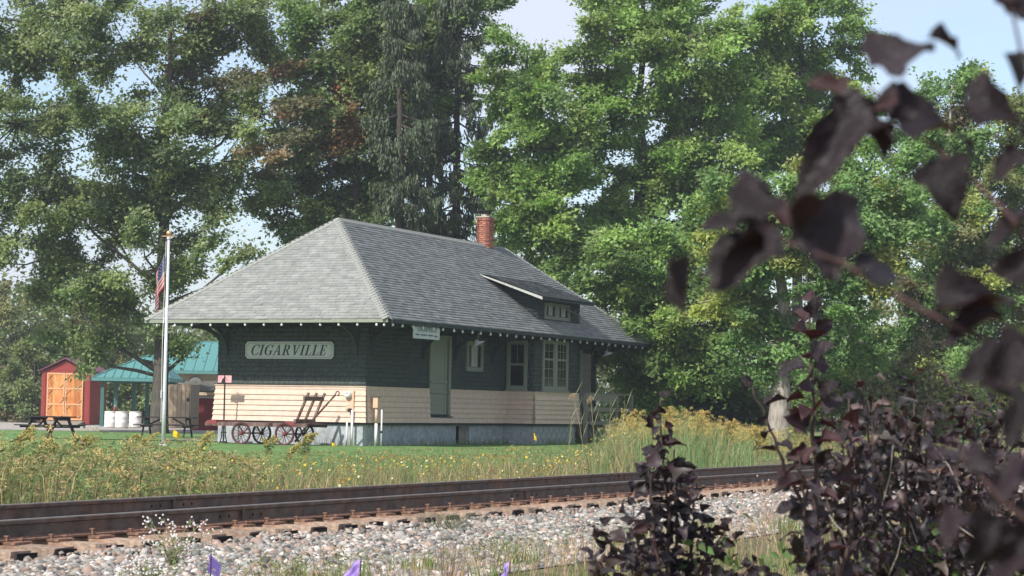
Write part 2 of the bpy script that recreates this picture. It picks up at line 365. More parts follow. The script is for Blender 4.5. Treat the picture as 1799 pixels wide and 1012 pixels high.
def stones(name, n, s0, s1, o0, o1, size, power=1.0):
    ico = np.array([(0, 0, 1), (.894, 0, .447), (.276, .851, .447), (-.724, .526, .447), (-.724, -.526, .447), (.276, -.851, .447),
                    (.724, .526, -.447), (-.276, .851, -.447), (-.894, 0, -.447), (-.276, -.851, -.447), (.724, -.526, -.447), (0, 0, -1)], float)
    fi = np.array([(0, 1, 2), (0, 2, 3), (0, 3, 4), (0, 4, 5), (0, 5, 1), (1, 6, 2), (2, 7, 3), (3, 8, 4), (4, 9, 5), (5, 10, 1),
                   (2, 6, 7), (3, 7, 8), (4, 8, 9), (5, 9, 10), (1, 10, 6)], int)          # the underside is buried
    s = s0 + (s1 - s0) * rng.random(n) ** power; o = rng.uniform(o0, o1, n)
    P = np.concatenate([tr_np(s, o), terrain(s, o)[:, None]], -1)
    sz = size * rng.lognormal(0, .28, n)
    V = ico[None] * rng.uniform(.62, 1.28, (n, 12, 1))
    V = V * (sz[:, None, None] * np.stack([rng.uniform(.8, 1.35, n), rng.uniform(.7, 1.1, n), rng.uniform(.5, .85, n)], -1)[:, None, :])
    a = rng.uniform(0, 6.28, n); b = rng.uniform(-.5, .5, n)
    ca, sa, cb, sb = np.cos(a)[:, None], np.sin(a)[:, None], np.cos(b)[:, None], np.sin(b)[:, None]
    x, y, z = V[..., 0], V[..., 1], V[..., 2]
    x, z = x * cb + z * sb, -x * sb + z * cb; x, y = x * ca - y * sa, x * sa + y * ca
    V = np.stack([x, y, z], -1) + P[:, None]; V[..., 2] += (sz * rng.uniform(-.1, .35, n) + (.016 * np.sin(s * 3.1) + .014 * rng.normal(size=n)) * ((o > -.95) & (o < -.55)) - .02 * ((o >= -.6) & (o < 0)))[:, None]
    pal = np.array([(.30, .29, .28), (.22, .22, .215), (.46, .44, .42), (.15, .155, .15), (.33, .26, .22), (.25, .19, .16), (.08, .08, .08), (.21, .235, .215)])
    c = pal[rng.choice(8, n, p=[.20, .19, .15, .13, .12, .09, .06, .06])] * rng.uniform(.75, 1.2, (n, 1)) * np.array([1.05, 1.0, .94])
    rusty = np.exp(-((o + .35) / .35) ** 2)[:, None] * .6
    c = c * (1 - rusty) + np.array([.36, .19, .11]) * c.mean(1, keepdims=True) * 2.3 * rusty
    keep = np.ones(n, bool)
    return tag(np_mesh(name, V.reshape(-1, 3), (fi[None] + np.arange(n)[:, None, None] * 12).reshape(-1, 3), M['stone'], None, np.repeat(c, 12, 0)), kind='stuff')
stones('ballast_stones', 43000, 9.5, 44, -3.3, -.46, .0245, 1.7)
stones('ballast_stones', 5000, 9.5, 40, .1, 3.2, .034, 1.3)

# ------------------------------------------------------------------ the station
STN = thing('railway_station', 'old wooden station with grey hipped roof, dark green shingled walls above cream clapboards', 'station', P0, -T)
W, LEN, OV = 4.87, 16.0, 1.46
ZE, ZR, ZF = 3.415, 6.51, .60
xl, xr, yf, yb = -W - OV, OV, -OV, LEN + OV          # eave rectangle
xm = (xl + xr) / 2; hw = (xr - xl) / 2; SLO = (ZR - ZE) / hw
wall = MB()
wall.box(-W + .05, -.05, .05, LEN - .05, .572, 3.34)
wall.box(-.05, .966, 8.807, 12.05, .572, 3.34)
wall.build('wall', M['dkgreen'], STN)
# foundation: front, right side round the crawl opening, bay
def part(name, m, parent=None):
    def f(mb, smooth=False): return mb.build(name, m, parent or STN, smooth)
    return f
fd = MB(); fd.box(-W + .08, -.08, .035, .2, -.4, .57); fd.box(-.2, -.085, .2, 5.6, -.4, .57); fd.box(-.2, -.085, 6.47, 8.83, -.4, .57)
fd.box(-.2, -.085, 12.1, LEN, -.4, .57); fd.box(-W + .08, -W + .2, .2, LEN, -.4, .57); fd.box(-.6, -.085, 5.6, 6.47, .545, .57); fd.build('foundation', M['conc'], STN)
bk = MB().box(-.09, .93, 8.86, 12.03, -.4, .565).build('bay_foundation', M['mortar'], STN)
bk_me = MB().box(0, .014, .004, .396, .004, .189).mesh('concrete_block', M['conc'])
for r in range(3):
    for k in range(8):
        y0 = 8.862 + k * .4 - (.2 if r % 2 else 0)
        if y0 < 8.85: continue
        inst('concrete_block', bk_me, bk, (.93, y0, .57 - .19 * (r + 1)))
for r in range(3):
    for k in range(3): inst('concrete_block', bk_me, bk, (.90 - .4 * k, 8.86, .57 - .19 * (r + 1)), (0, 0, math.pi / 2 * -1 + math.pi), (1, .9, 1)) if False else None
MB().box(-.09, .93, 8.846, 8.86, -.4, .566).build('bay_foundation_side', M['conc'], STN)
MB().box(-.5, -.35, 5.6, 6.47, -.4, .55).build('crawl_opening', M['black'], STN)
MB().box(-.22, -.19, 6.02, 6.47, -.1, .545).build('crawl_door', M['porch'], STN)

DOOR = (3.72, 4.98, .89)                          # freight door on the track side: y0, y1, sill height
def boards(name, segs, rows, z1, z0, flare, facing):
    """one clapboard per row and segment; each a wedge with its lower edge proud"""
    h = (z1 - z0) / rows
    for i in range(rows):
        zt = z1 - i * h; zb = zt - h
        ot = flare * (z1 - zt) / (z1 - z0); ob = flare * (z1 - zb) / (z1 - z0) + .028
        for a, b, ea, eb in segs(i, zb, zt):
            at_, ab = a - ea * ot, a - ea * ob; bt, bb = b + eb * ot, b + eb * ob
            zb_ = zb - .006
            if facing == 'F':
                p = [(ab, -ob, zb_), (bb, -ob, zb_), (bb, .05, zb_), (ab, .05, zb_), (at_, -ot, zt), (bt, -ot, zt), (bt, .05, zt), (at_, .05, zt)]
                MB().hexa(p).build(name, M['siding'], STN)
            else:
                x = facing
                p = [(x + ob, ab, zb_), (x + ob, bb, zb_), (x - .05, bb, zb_), (x - .05, ab, zb_), (x + ot, at_, zt), (x + ot, bt, zt), (x - .05, bt, zt), (x - .05, at_, zt)]
                MB().hexa(p).build(name, M['siding'], STN)
ZT, ZB = 1.528, .645
boards('clapboard', lambda i, a, b: [(-W, 0, 1, 1)], 6, ZT, ZB, .045, 'F')
def side_seg(i, zb, zt):
    if zt < DOOR[2] + .02: return [(0.002, 8.80, 1, 0)]
    return [(0.002, DOOR[0], 1, 0), (DOOR[1], 8.80, 0, 0)]
boards('clapboard', side_seg, 6, ZT, ZB, .045, 0.0)
boards('clapboard', lambda i, a, b: [(8.757, 12.1, 1, 1)], 6, ZT, ZB, .045, 1.016)
for i in range(6):                                 # the bay's side, facing the camera
    h = (ZT - ZB) / 6; zt = ZT - i * h; zb = zt - h; ot = .045 * (ZT - zt) / (ZT - ZB); ob = .045 * (ZT - zb) / (ZT - ZB) + .028
    MB().hexa([(-.02, 8.757 - ob, zb - .006), (1.014 + ob, 8.757 - ob, zb - .006), (1.014, 8.80, zb - .006), (-.02, 8.80, zb - .006), (-.02, 8.757 - ot, zt), (1.014 + ot, 8.757 - ot, zt), (1.014, 8.80, zt), (-.02, 8.80, zt)]).build('clapboard', M['siding'], STN)
# belt trim, and a dark strip below the siding coloured as the building's shadow
def trim(name, x0, x1, y0, y1, z0, z1, m): return MB().box(x0, x1, y0, y1, z0, z1).build(name, m, STN)
for z0, z1, e in ((1.530, 1.612, .012), (1.612, 1.634, .032)):
    trim('belt_trim', -W - e, e, -e, .05, z0, z1, M['siding'])
    trim('belt_trim', -.05, e - .002, .05, DOOR[0], z0, z1, M['siding'])
    trim('belt_trim', -.05, e - .002, DOOR[1], 8.76 - e, z0, z1, M['siding'])
    trim('belt_trim', -.04, 1.016 + e, 8.757 - e, 8.807, z0, z1, M['siding'])
    trim('belt_trim', .966, 1.014 + e, 8.807, 12.1 + e, z0, z1, M['siding'])
for a in ((-W - .01, .01, -.012, .05), (-.06, .008, .05, 8.74), (-.05, 1.02, 8.745, 8.80), (.95, 1.022, 8.80, 12.1)):
    trim('sill_shadow', *a, .573, .637, M['dkgreen'])

# dark green wall shingles: real courses, every shingle its own wedge
def wall_shingles(name, u0, u1, z0, z1, P, holes=(), course=.125):
    """P(u, d, z): point at u along the wall, d out of it"""
    V = []; Fc = []; C = []; n = 0; nz = int(round((z1 - z0) / course))
    for i in range(nz):
        zb = z0 + i * course; zt = zb + course + .004; u = u0 - U(0, .1)
        while u < u1:
            wd = U(.09, .19); a, b = max(u, u0), min(u + wd - .003, u1); u += wd
            if b - a < .01: continue
            cu = (a + b) / 2; cz = zb + course / 2
            if any(h[0] < cu < h[1] and h[2] < cz < h[3] for h in holes): continue
            t = .021 + U(-.003, .003); z_ = zb + U(-.003, .003); k = U(.88, 1.12)
            V += [P(a, 0, z_), P(b, 0, z_), P(b, t, z_), P(a, t, z_), P(a, 0, zt), P(b, 0, zt), P(b, .004, zt), P(a, .004, zt)]
            for f in ((3, 2, 1, 0), (7, 6, 2, 3), (4, 5, 6, 7), (0, 4, 7, 3), (1, 2, 6, 5)): Fc.append([n + q for q in f])
            C += [(.056 * k, .072 * k, .068 * k)] * 8; n += 8
    o = np_mesh(name, np.array(V), np.array(Fc), M['shingle'], STN, np.array(C)); return tag(o, kind='stuff')
wall_shingles('wall_shingles', -W + .02, -.045, 1.64, 3.34, lambda u, d, z: (u, .05 - d, z))
SW = (6.08, 7.17, 2.2, 3.1)
wall_shingles('wall_shingles', .04, 8.78, 1.64, 3.34, lambda u, d, z: (-.05 + d, u, z), [(3.7, 5.0, 0, 3.2), SW])
wall_shingles('wall_shingles', -.03, 1.0, 1.64, 3.34, lambda u, d, z: (u - .03, 8.807 - d, z), [(.06, .74, 1.7, 3.2)])
wall_shingles('wall_shingles', 8.80, 12.07, 1.64, 3.34, lambda u, d, z: (.966 + d, u, z), [(9.3, 11.25, 1.66, 3.3)])
wall_shingles('wall_shingles', 12.1, LEN - .05, .66, 3.34, lambda u, d, z: (-.05 + d, u, z), [(14.5, 15.4, .7, 3.1)])

# windows.  local frame: along = direction of the window's width, out = outward normal
def window(corner, along, out, wd, ht, sashes, fr=.09, sill=True, depth=.05, curtain=False):
    """sashes: list of (x0, x1, z0, z1, nx, nz)"""
    c, a, n = Vector(corner), Vector(along), Vector(out)
    def bx(mb, x0, x1, z0, z1, d0, d1):
        mb.hexa([c + a * x + n * d + Vector((0, 0, z)) for z in (z0, z1) for x, d in ((x0, d1), (x1, d1), (x1, d0), (x0, d0))])
    f = MB(); bx(f, 0, fr, 0, ht, 0, depth); bx(f, wd - fr, wd, 0, ht, 0, depth); bx(f, fr, wd - fr, ht - fr, ht, 0, depth - .002); bx(f, fr, wd - fr, 0, fr, 0, depth - .003)
    xs = sorted(set([s[0] for s in sashes]))
    for i in range(len(xs) - 1):
        e = max(s[1] for s in sashes if s[0] == xs[i])
        if xs[i + 1] - e > .03: bx(f, e, xs[i + 1], fr, ht - fr, 0, depth - .004)
    wo = f.build('window', M['trimg'], STN)
    if sill: g = MB(); bx(g, -.04, wd + .04, -.045, -.002, 0, depth + .045); g.build('sill', M['trimg'], wo)
    for x0, x1, z0, z1, nx, nz in sashes:
        g = MB(); bx(g, x0, x1, z0, z1, .012, .017); g.build('pane', M['glass'], wo)
        g = MB(); q = .032
        bx(g, x0, x0 + q, z0, z1, .017, .036); bx(g, x1 - q, x1, z0, z1, .017, .036); bx(g, x0 + q, x1 - q, z1 - q, z1, .017, .035); bx(g, x0 + q, x1 - q, z0, z0 + q, .017, .035)
        for k in range(1, nx): xx = x0 + (x1 - x0) * k / nx; bx(g, xx - .009, xx + .009, z0 + q, z1 - q, .0172, .030)
        for k in range(1, nz): zz = z0 + (z1 - z0) * k / nz; bx(g, x0 + q, x1 - q, zz - .009, zz + .009, .0174, .028)
        g.build('sash', M['trimg'], wo)
        if curtain:
            g = MB(); bx(g, x0 + .3 * (x1 - x0), x0 + .72 * (x1 - x0), z0 + .05, z1 - .03, .0171, .0176); g.build('curtain', M['curtain'], wo)
    return wo
# small window beside the freight door
window((-.047, SW[0], SW[2]), (0, 1, 0), (1, 0, 0), SW[1] - SW[0], SW[3] - SW[2], [(.10, .99, .09, .81, 4, 1)], .10, False, .055, True)
# bay, end window facing the camera
window((.03, 8.804, 1.69), (1, 0, 0), (0, -1, 0), .70, 1.52, [(.09, .61, .09, .78, 1, 1), (.09, .61, .78, 1.43, 2, 1)], .09, True, .055)
# bay, double window facing the track
window((.969, 9.33, 1.68), (0, 1, 0), (1, 0, 0), 1.92, 1.60, [(.11, .83, .10, .98, 2, 3), (.11, .83, .98, 1.50, 2, 2), (1.09, 1.81, .10, .98, 3, 3), (1.09, 1.81, .98, 1.50, 3, 2)], .11, True, .055)

# freight door: recessed leaf, rails, casing
dl = MB().box(-.045, -.012, DOOR[0] + .02, DOOR[1] - .2, DOOR[2], 3.1).build('door', M['trimg'], STN)
for z in (1.50, 1.80): MB().box(-.012, .035, DOOR[0] + .02, DOOR[1] - .2, z, z + .07).build('door_rail', M['trimg'], dl)
for y in (DOOR[0] + .02, DOOR[1] - .32): MB().box(-.012, .006, y, y + .12, DOOR[2] + .002, 3.098).build('stile', M['trimg'], dl)
MB().box(-.012, .004, DOOR[0] + .14, DOOR[1] - .32, 2.98, 3.096).build('door_top_rail', M['trimg'], dl)
MB().box(-.046, .045, DOOR[1] - .12, DOOR[1] + .0, DOOR[2], 3.2).build('door_casing', M['trimg'], STN)
MB().box(-.046, .02, DOOR[0], DOOR[1] - .12, 3.102, 3.2).build('door_casing', M['trimg'], STN)
MB().box(-.045, -.03, DOOR[1] - .198, DOOR[1] - .122, DOOR[2], 3.1).build('door_gap', M['black'], STN)
MB().box(-.02, .075, DOOR[0] + .5, DOOR[1] + .1, DOOR[2] - .085, DOOR[2] - .055).build('door_sill', M['dkgreen'], STN)
MB().box(-.03, .03, 14.60, 15.35, .7, 3.0).build('rear_door', M['porch'], STN)
MB().box(-.03, .05, 14.40, 14.60, .7, 3.1).build('door_casing', M['trimg'], STN)

# eaves: soffit, fascia
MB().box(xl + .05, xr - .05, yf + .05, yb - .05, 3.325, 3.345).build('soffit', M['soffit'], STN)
for a in ((xl, xr, yf, yf + .03), (xl, xr, yb - .03, yb), (xr - .03, xr, yf + .03, yb - .03), (xl, xl + .03, yf + .03, yb - .03)):
    MB().box(*a, 3.312, 3.405).build('fascia', M['trimg'] if a[3] < 0 else M['dkgreen'], STN)  # same paint all round; side and rear boards coloured darker for shade
# rafter tails under the soffit
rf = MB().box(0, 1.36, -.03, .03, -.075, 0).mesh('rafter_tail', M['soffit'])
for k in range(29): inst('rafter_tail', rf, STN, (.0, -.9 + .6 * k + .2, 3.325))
for k in range(9): inst('rafter_tail', rf, STN, (-W + .3 + .54 * k, -.02, 3.325), (0, 0, -math.pi / 2))
# knee braces
def bracket(loc, rz, m=M['dkgreen']):
    mb = MB(); mb.box(0, .085, -.045, .045, -.85, 0); mb.box(.085, 1.15, -.045, .045, -.09, 0)
    pts = []
    for i in range(9):
        a = math.pi / 2 * i / 8; pts.append((.085 + 1.0 * (1 - math.cos(a)) ** 1.0 , -.80 + .72 * math.sin(a)))
    for i in range(8):
        (x0, z0), (x1, z1) = pts[i], pts[i + 1]; d = Vector((x1 - x0, z1 - z0)).normalized(); nx, nz = -d.y * .10, d.x * .10
        mb.prism([(x0, -.035, z0), (x1, -.035, z1), (x1 + nx, -.035, z1 + nz), (x0 + nx, -.035, z0 + nz)], (0, .07, 0))
    o = inst('bracket', mb.mesh('bracket', m), STN, loc, (0, 0, rz)); return o
for x in (-W + .33, -.32): bracket((x, .05, 3.322), -math.pi / 2)
for y in (.36, 3.34, 5.34, 7.79): bracket((-.05, y, 3.322), 0)
bracket((-.05, 13.2, 3.322), 0); bracket((-.05, 15.7, 3.322), 0)
bracket((-W + .05, .36, 3.322), math.pi); bracket((-W + .05, 4.5, 3.322), math.pi)

# roof: slab with real shingle courses
y0r, y1r = yf + hw, yb - hw
rb = MB()
rb.poly([(xl, yf, ZE - .01), (xr, yf, ZE - .01), (xm, y0r, ZR - .01)]); rb.poly([(xr, yf, ZE - .01), (xr, yb, ZE - .01), (xm, y1r, ZR - .01), (xm, y0r, ZR - .01)])
rb.poly([(xr, yb, ZE - .01), (xl, yb, ZE - .01), (xm, y1r, ZR - .01)]); rb.poly([(xl, yb, ZE - .01), (xl, yf, ZE - .01), (xm, y0r, ZR - .01), (xm, y1r, ZR - .01)])
rb.poly([(xl, yf, ZE - .012), (xl, yb, ZE - .012), (xr, yb, ZE - .012), (xr, yf, ZE - .012)])
ROOF = rb.build('roof', M['roofb'], STN)
def roof_shingles(name, org, along, upv, nrm, length, rows, cut, parent, base=(.215, .225, .20), course=.125, amt=.12):
    o, a, u, n = (np.array(q, float) for q in (org, along, upv, nrm))
    V = []; Fc = []; C = []; k = 0
    for r in range(rows):
        lo, hi = cut(r); s = lo - (r * .17) % .30; rowk = U(.97, 1.03)
        while s < hi:
            wd = .30 if R.random() < .7 else U(.2, .34)
            p, q = max(s, lo), min(s + wd - .004, hi); s += wd
            if q - p < .02: continue
            t = .025 + U(-.006, .007); d = U(-.005, .005); kk = rowk * U(1 - amt, 1 + amt)
            b0, b1 = r * course - .012 + d, r * course + course + .01
            for (x, y, z) in ((p, b0, t), (q, b0, t + U(-.003, .003)), (q, b1, .004), (p, b1, .004), (p, b0, -.004), (q, b0, -.004)): V.append(o + a * x + u * y + n * z)
            Fc += [[k, k + 1, k + 2, k + 3], [k + 4, k + 5, k + 1, k]]
            C += [np.array(base) * kk] * 6; k += 6
    return tag(np_mesh(name, np.array(V), np.array(Fc), M['roofs'], parent, np.array(C)), kind='stuff')
SL = math.hypot(hw, ZR - ZE); nr = int(SL / .125)
ch, sh = hw / SL, (ZR - ZE) / SL
trap = lambda Lw: (lambda r: ((r * .125) * ch, Lw - (r * .125) * ch))
roof_shingles('roof_shingles', (xl, yf, ZE), (1, 0, 0), (0, ch, sh), (0, -sh, ch), 2 * hw, nr, trap(2 * hw), ROOF, base=(.235, .243, .232))
roof_shingles('roof_shingles', (xr, yf, ZE), (0, 1, 0), (-ch, 0, sh), (sh, 0, ch), yb - yf, nr, trap(yb - yf), ROOF, base=(.245, .255, .245), amt=.2)
roof_shingles('roof_shingles', (xl, yb, ZE), (0, -1, 0), (ch, 0, sh), (-sh, 0, ch), yb - yf, nr, trap(yb - yf), ROOF)
roof_shingles('roof_shingles', (xr, yb, ZE), (-1, 0, 0), (0, -ch, sh), (0, sh, ch), 2 * hw, nr, trap(2 * hw), ROOF)
def cap(p, q, n1, n2, wd=.15):
    """overlapping folded cap shingles along a hip or ridge"""
    p, q = Vector(p), Vector(q); d = (q - p); L = d.length; d.normalize(); n1, n2 = Vector(n1).normalized(), Vector(n2).normalized()
    a = d.cross(n1); b = n2.cross(d); mb = MB(); N = int(L / .14); up = (n1 + n2).normalized()
    if (a.dot(n2)) > 0: a = -a
    if (b.dot(n1)) > 0: b = -b
    for i in range(N):
        s0 = d * (i * .14 - .01); s1 = d * (i * .14 + .16); e0, e1 = up * .045, up * .030
        A, B, m0 = p + s0, p + s1, None
        mb.poly([A + a * wd + n1 * .028, A + e0, B + e1, B + a * wd + n1 * .020]); mb.poly([A + e0, A + b * wd + n2 * .028, B + b * wd + n2 * .020, B + e1])
    for s, nn in ((a, n1), (b, n2)): mb.poly([p + s * wd + nn * .026, q + s * wd + nn * .022, q + s * wd - nn * .01, p + s * wd - nn * .01])
    return mb.build('hip_cap', M['hipcap'], ROOF)
M['hipcap'] = mat('hip_cap', (.26, .268, .245), .95, 6, .14, .4, 90)
nF, nR, nB, nL = (0, -sh, ch), (sh, 0, ch), (0, sh, ch), (-sh, 0, ch)
cap((xr, yf, ZE), (xm, y0r, ZR), nF, nR); cap((xl, yf, ZE), (xm, y0r, ZR), nL, nF); cap((xm, y0r, ZR), (xm, y1r, ZR), nR, nL); cap((xr, yb, ZE), (xm, y1r, ZR), nR, nB); cap((xl, yb, ZE), (xm, y1r, ZR), nL, nB)

M['rake'] = mat('rake_paint', (.40, .41, .38), .7, 5, .15)
# dormer over the bay
dz = lambda x: ZE + (xr - x) * SLO
xd, ya, yc = .88, 9.09, 12.38
dm = MB(); dm.prism([(xd, ya, dz(xd) - .05), (xd, ya, 4.62), (-.85, ya, 5.26), (-.85, ya, dz(-.85) - .05)], (0, yc - ya, 0))
DM = dm.build('dormer', M['dkgreen'], STN)
_S = STN; STN = DM
wall_shingles('dormer_shingles', ya, yc, 3.90, 4.56, lambda u, d, z: (xd + d, u, z), [(9.6, 11.55, 3.9, 4.5)])
def cheek(u, d, z): return (u, ya - d, z)
V = []; Fc = []; C = []; n = 0
for i in range(12):                                # the cheek: courses cut by the two roof slopes
    zb = 3.86 + i * .125; u = -.9
    while u < xd:
        wd = U(.10, .19); a, b = u, min(u + wd - .003, xd); u += wd
        top = lambda x: 4.60 + (xd - x) * .37
        if dz((a + b) / 2) > zb + .12 or zb > top((a + b) / 2) - .02: continue
        zt = min(zb + .13, top((a + b) / 2)); t = .013; k = U(.85, 1.15)
        V += [cheek(a, t, zb), cheek(b, t, zb), cheek(b, .003, zt), cheek(a, .003, zt), cheek(a, 0, zb), cheek(b, 0, zb)]
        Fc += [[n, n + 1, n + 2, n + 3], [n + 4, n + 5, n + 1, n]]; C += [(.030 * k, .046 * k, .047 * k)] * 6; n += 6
tag(np_mesh('dormer_shingles', np.array(V), np.array(Fc), M['shingle'], DM, np.array(C)), kind='stuff')
window((xd + .002, 9.62, 3.93), (0, 1, 0), (1, 0, 0), 1.90, .52, [(.10, .80, .07, .45, 2, 1), (1.06, 1.80, .07, .45, 2, 1)], .07, False, .05, True)
# its low-pitched roof
x0, x1, ye0, ye1 = -.93, 1.30, 8.58, 12.62
zt0, zt1 = dz(x0) + .02, 4.575
dl_ = math.hypot(x1 - x0, zt0 - zt1); ux, uz = (x0 - x1) / dl_, (zt0 - zt1) / dl_
DR = MB().prism([(x1, ye0, zt1 - .012), (x1, ye0, zt1 - .045), (x0 - .1, ye0, zt0 - .02), (x0, ye0, zt0 - .012)], (0, ye1 - ye0, 0)).build('dormer_roof', M['soffit'], STN)
roof_shingles('roof_shingles', (x1, ye0, zt1), (0, 1, 0), (ux, 0, uz), (uz, 0, -ux), ye1 - ye0, int(dl_ / .125), lambda r: (0, ye1 - ye0), DR, base=(.135, .14, .135))
MB().box(x1 - .03, x1 - .001, ye0, ye1, zt1 - .105, zt1 - .013).build('fascia', M['dkgreen'], DM)
MB().prism([(x1, ye0 - .002, zt1 - .014), (x1, ye0 - .002, zt1 - .105), (x0 - .05, ye0 - .002, zt0 - .045), (x0 - .02, ye0 - .002, zt0 - .014)], (0, .028, 0)).build('rake_board', M['rake'], DM)
MB().tube([(xd + .06, 10.0, 4.47), (xd + .10, 11.0, 4.30), (xd + .16, 11.9, 4.18), (xd + .16, 12.0, 4.02)], .014, 6).build('conduit', M['trimg'], DM)
STN = _S

# chimney
cx, cy, cs = -2.47, 12.11, .42
cm = MB().box(cx - .2, cx + .2, cy - .2, cy + .2, 6.0, 7.40).build('chimney', M['mortar'], STN)
V = []; Fc = []; C = []; n = 0
def brk(x0, x1, y0, y1, z0, z1):
    global n
    mb = MB().box(x0, x1, y0, y1, z0, z1); V.extend(mb.v); Fc.extend([[n + i for i in f] for f in mb.f]); k = U(.75, 1.25)
    C.extend([(.40 * k, .155 * k * U(.9, 1.1), .105 * k)] * 8); n += 8
r = 0; z = 6.05
while z < 7.40:
    e = .212 + (.02 if z > 7.28 else 0) + (.015 if 7.12 < z < 7.2 else 0)
    for q in range(2):
        sft = .0 if r % 2 else .105
        for k in range(-1, 3):
            a, b = max(-e, -e + k * .212 + sft), min(e, -e + k * .212 + sft + .202)
            if b - a < .03: continue
            brk(cx + a, cx + b, *( (cy - e, cy - e + .1) if q == 0 else (cy + e - .1, cy + e)), z, z + .057)
            if b > a + .02: brk(*((cx + e - .1, cx + e + .002) if q == 0 else (cx - e - .002, cx - e + .1)), cy + a, cy + b, z + .0005, z + .0565)
    z += .067; r += 1
tag(np_mesh('bricks', np.array(V), np.array(Fc), M['brick'], cm, np.array(C)), kind='stuff')
MB().box(cx - .25, cx + .25, cy - .25, cy + .25, 7.42, 7.455).build('chimney_crown', M['mortar'], cm)
fl = MB(); fl._lathe([(.11, 7.45), (.11, 7.54), (.09, 7.54)], 12, Vector((cx, cy, 0)), Vector((0, 0, 1))); fl.build('flue', M['mortar'], cm)
fc = MB(); fc.box(cx - .13, cx + .13, cy - .13, cy + .13, 7.56, 7.64); fc.box(cx - .23, cx + .23, cy - .2, cy + .2, 7.64, 7.665)
for a, b in ((-.16, -.16), (.16, -.16), (.16, .16), (-.16, .16)): fc.beam((cx + a, cy + b, 7.45), (cx + a, cy + b, 7.64), .02, .02, (0, 1, 0))
fc.build('flue_cap', M['iron'], cm)

# porch behind the bay
PO = MB().box(-.05, 1.25, 12.35, 16.3, .62, .70).build('porch', M['porch'], STN)
for k in range(9): MB().box(-.04 + .143 * k, .095 + .143 * k, 12.36, 16.29, .702, .73).build('deck_board', M['porch'], PO)
for y, x in ((12.38, 1.15), (14.93, 1.15), (16.25, 1.15), (14.6, .1)):
    MB().box(x - .06, x + .06, y - .06, y + .06, -.2, 1.63).build('post', M['porch'], PO)
for z0, z1 in ((1.60, 1.66), (1.05, 1.18)):
    MB().box(1.08, 1.2, 12.44, 14.87, z0, z1).build('rail', M['porch'], PO); MB().box(1.081, 1.19, 14.99, 16.2, z0 + .002, z1).build('rail', M['porch'], PO)
MB().box(1.081, 1.2, 12.44, 14.87, 1.40, 1.60).build('rail', M['porch'], PO)
for y in (13.3, 13.9): MB().beam((.5, y, 1.6), (.9, y + .9, .1), .05, .16).build('stair_stringer', M['porch'], PO)

# lamps hung under the eave
def eave_lamp(y, label, tilt):
    t = thing('eave_lamp', label, 'lamp', sl(1.18, y, 3.32), -T, 'gooseneck lamps under the eave')
    MB().tube([(0, 0, 0), (0, .05, -.10), (.0, .02, -.2), (.02, -.02, -.27)], .018, 8).build('lamp_arm', M['trimg'], t, True)
    s = MB()._lathe([(.03, .14), (.05, .10), (.10, .05), (.215, 0), (.222, -.012), (.205, -.004), (.09, .04), (.001, .07)], 24, Vector((0, 0, 0)), Vector((0, 0, 1)))
    o = s.build('lamp_shade', M['signw'], t, True); o.location = (.03, -.04, -.38); o.rotation_euler = tilt
    b = MB()._lathe([(.001, -.03), (.03, -.02), (.035, .01), (.02, .05)], 10, Vector((0, 0, 0)), Vector((0, 0, 1))).build('lamp_bulb', M['bulb'], o, True)
eave_lamp(4.42, 'white dish lamp under the eave in front of the small window', (.25, -.42, 0))
eave_lamp(14.0, 'white dish lamp under the far end of the eave by the porch', (.1, -.3, 0))

# festoon lights along the eaves
LT = thing('string_lights', 'string of small white globe bulbs hung along the station eaves', 'string lights', sl(0, 0, 3.31), -T)
wm = MB(); bm = MB()._lathe([(.001, -.085), (.028, -.075), (.036, -.05), (.03, -.02), (.016, 0), (.016, .03)], 10, Vector((0, 0, 0)), Vector((0, 0, 1))).mesh('bulb', M['bulb'], True)
row = [(-5.93 + .585 * k, -1.40) for k in range(13)] + [(1.32, -1.38)] + [(1.40, -1.1 + .59 * k) for k in range(31)]
pts = []
for i, (x, y) in enumerate(row):
    inst('bulb', bm, LT, (x + U(-.02, .02), y, -.01 + U(-.012, .006)), (U(-.3, .3), U(-.3, .3), 0))
    pts.append((x, y, .0))
    if i + 1 < len(row): pts.append(((x + row[i + 1][0]) / 2, (y + row[i + 1][1]) / 2, -.022))
MB().tube(pts, .006, 4).build('cord', M['wire'], LT)

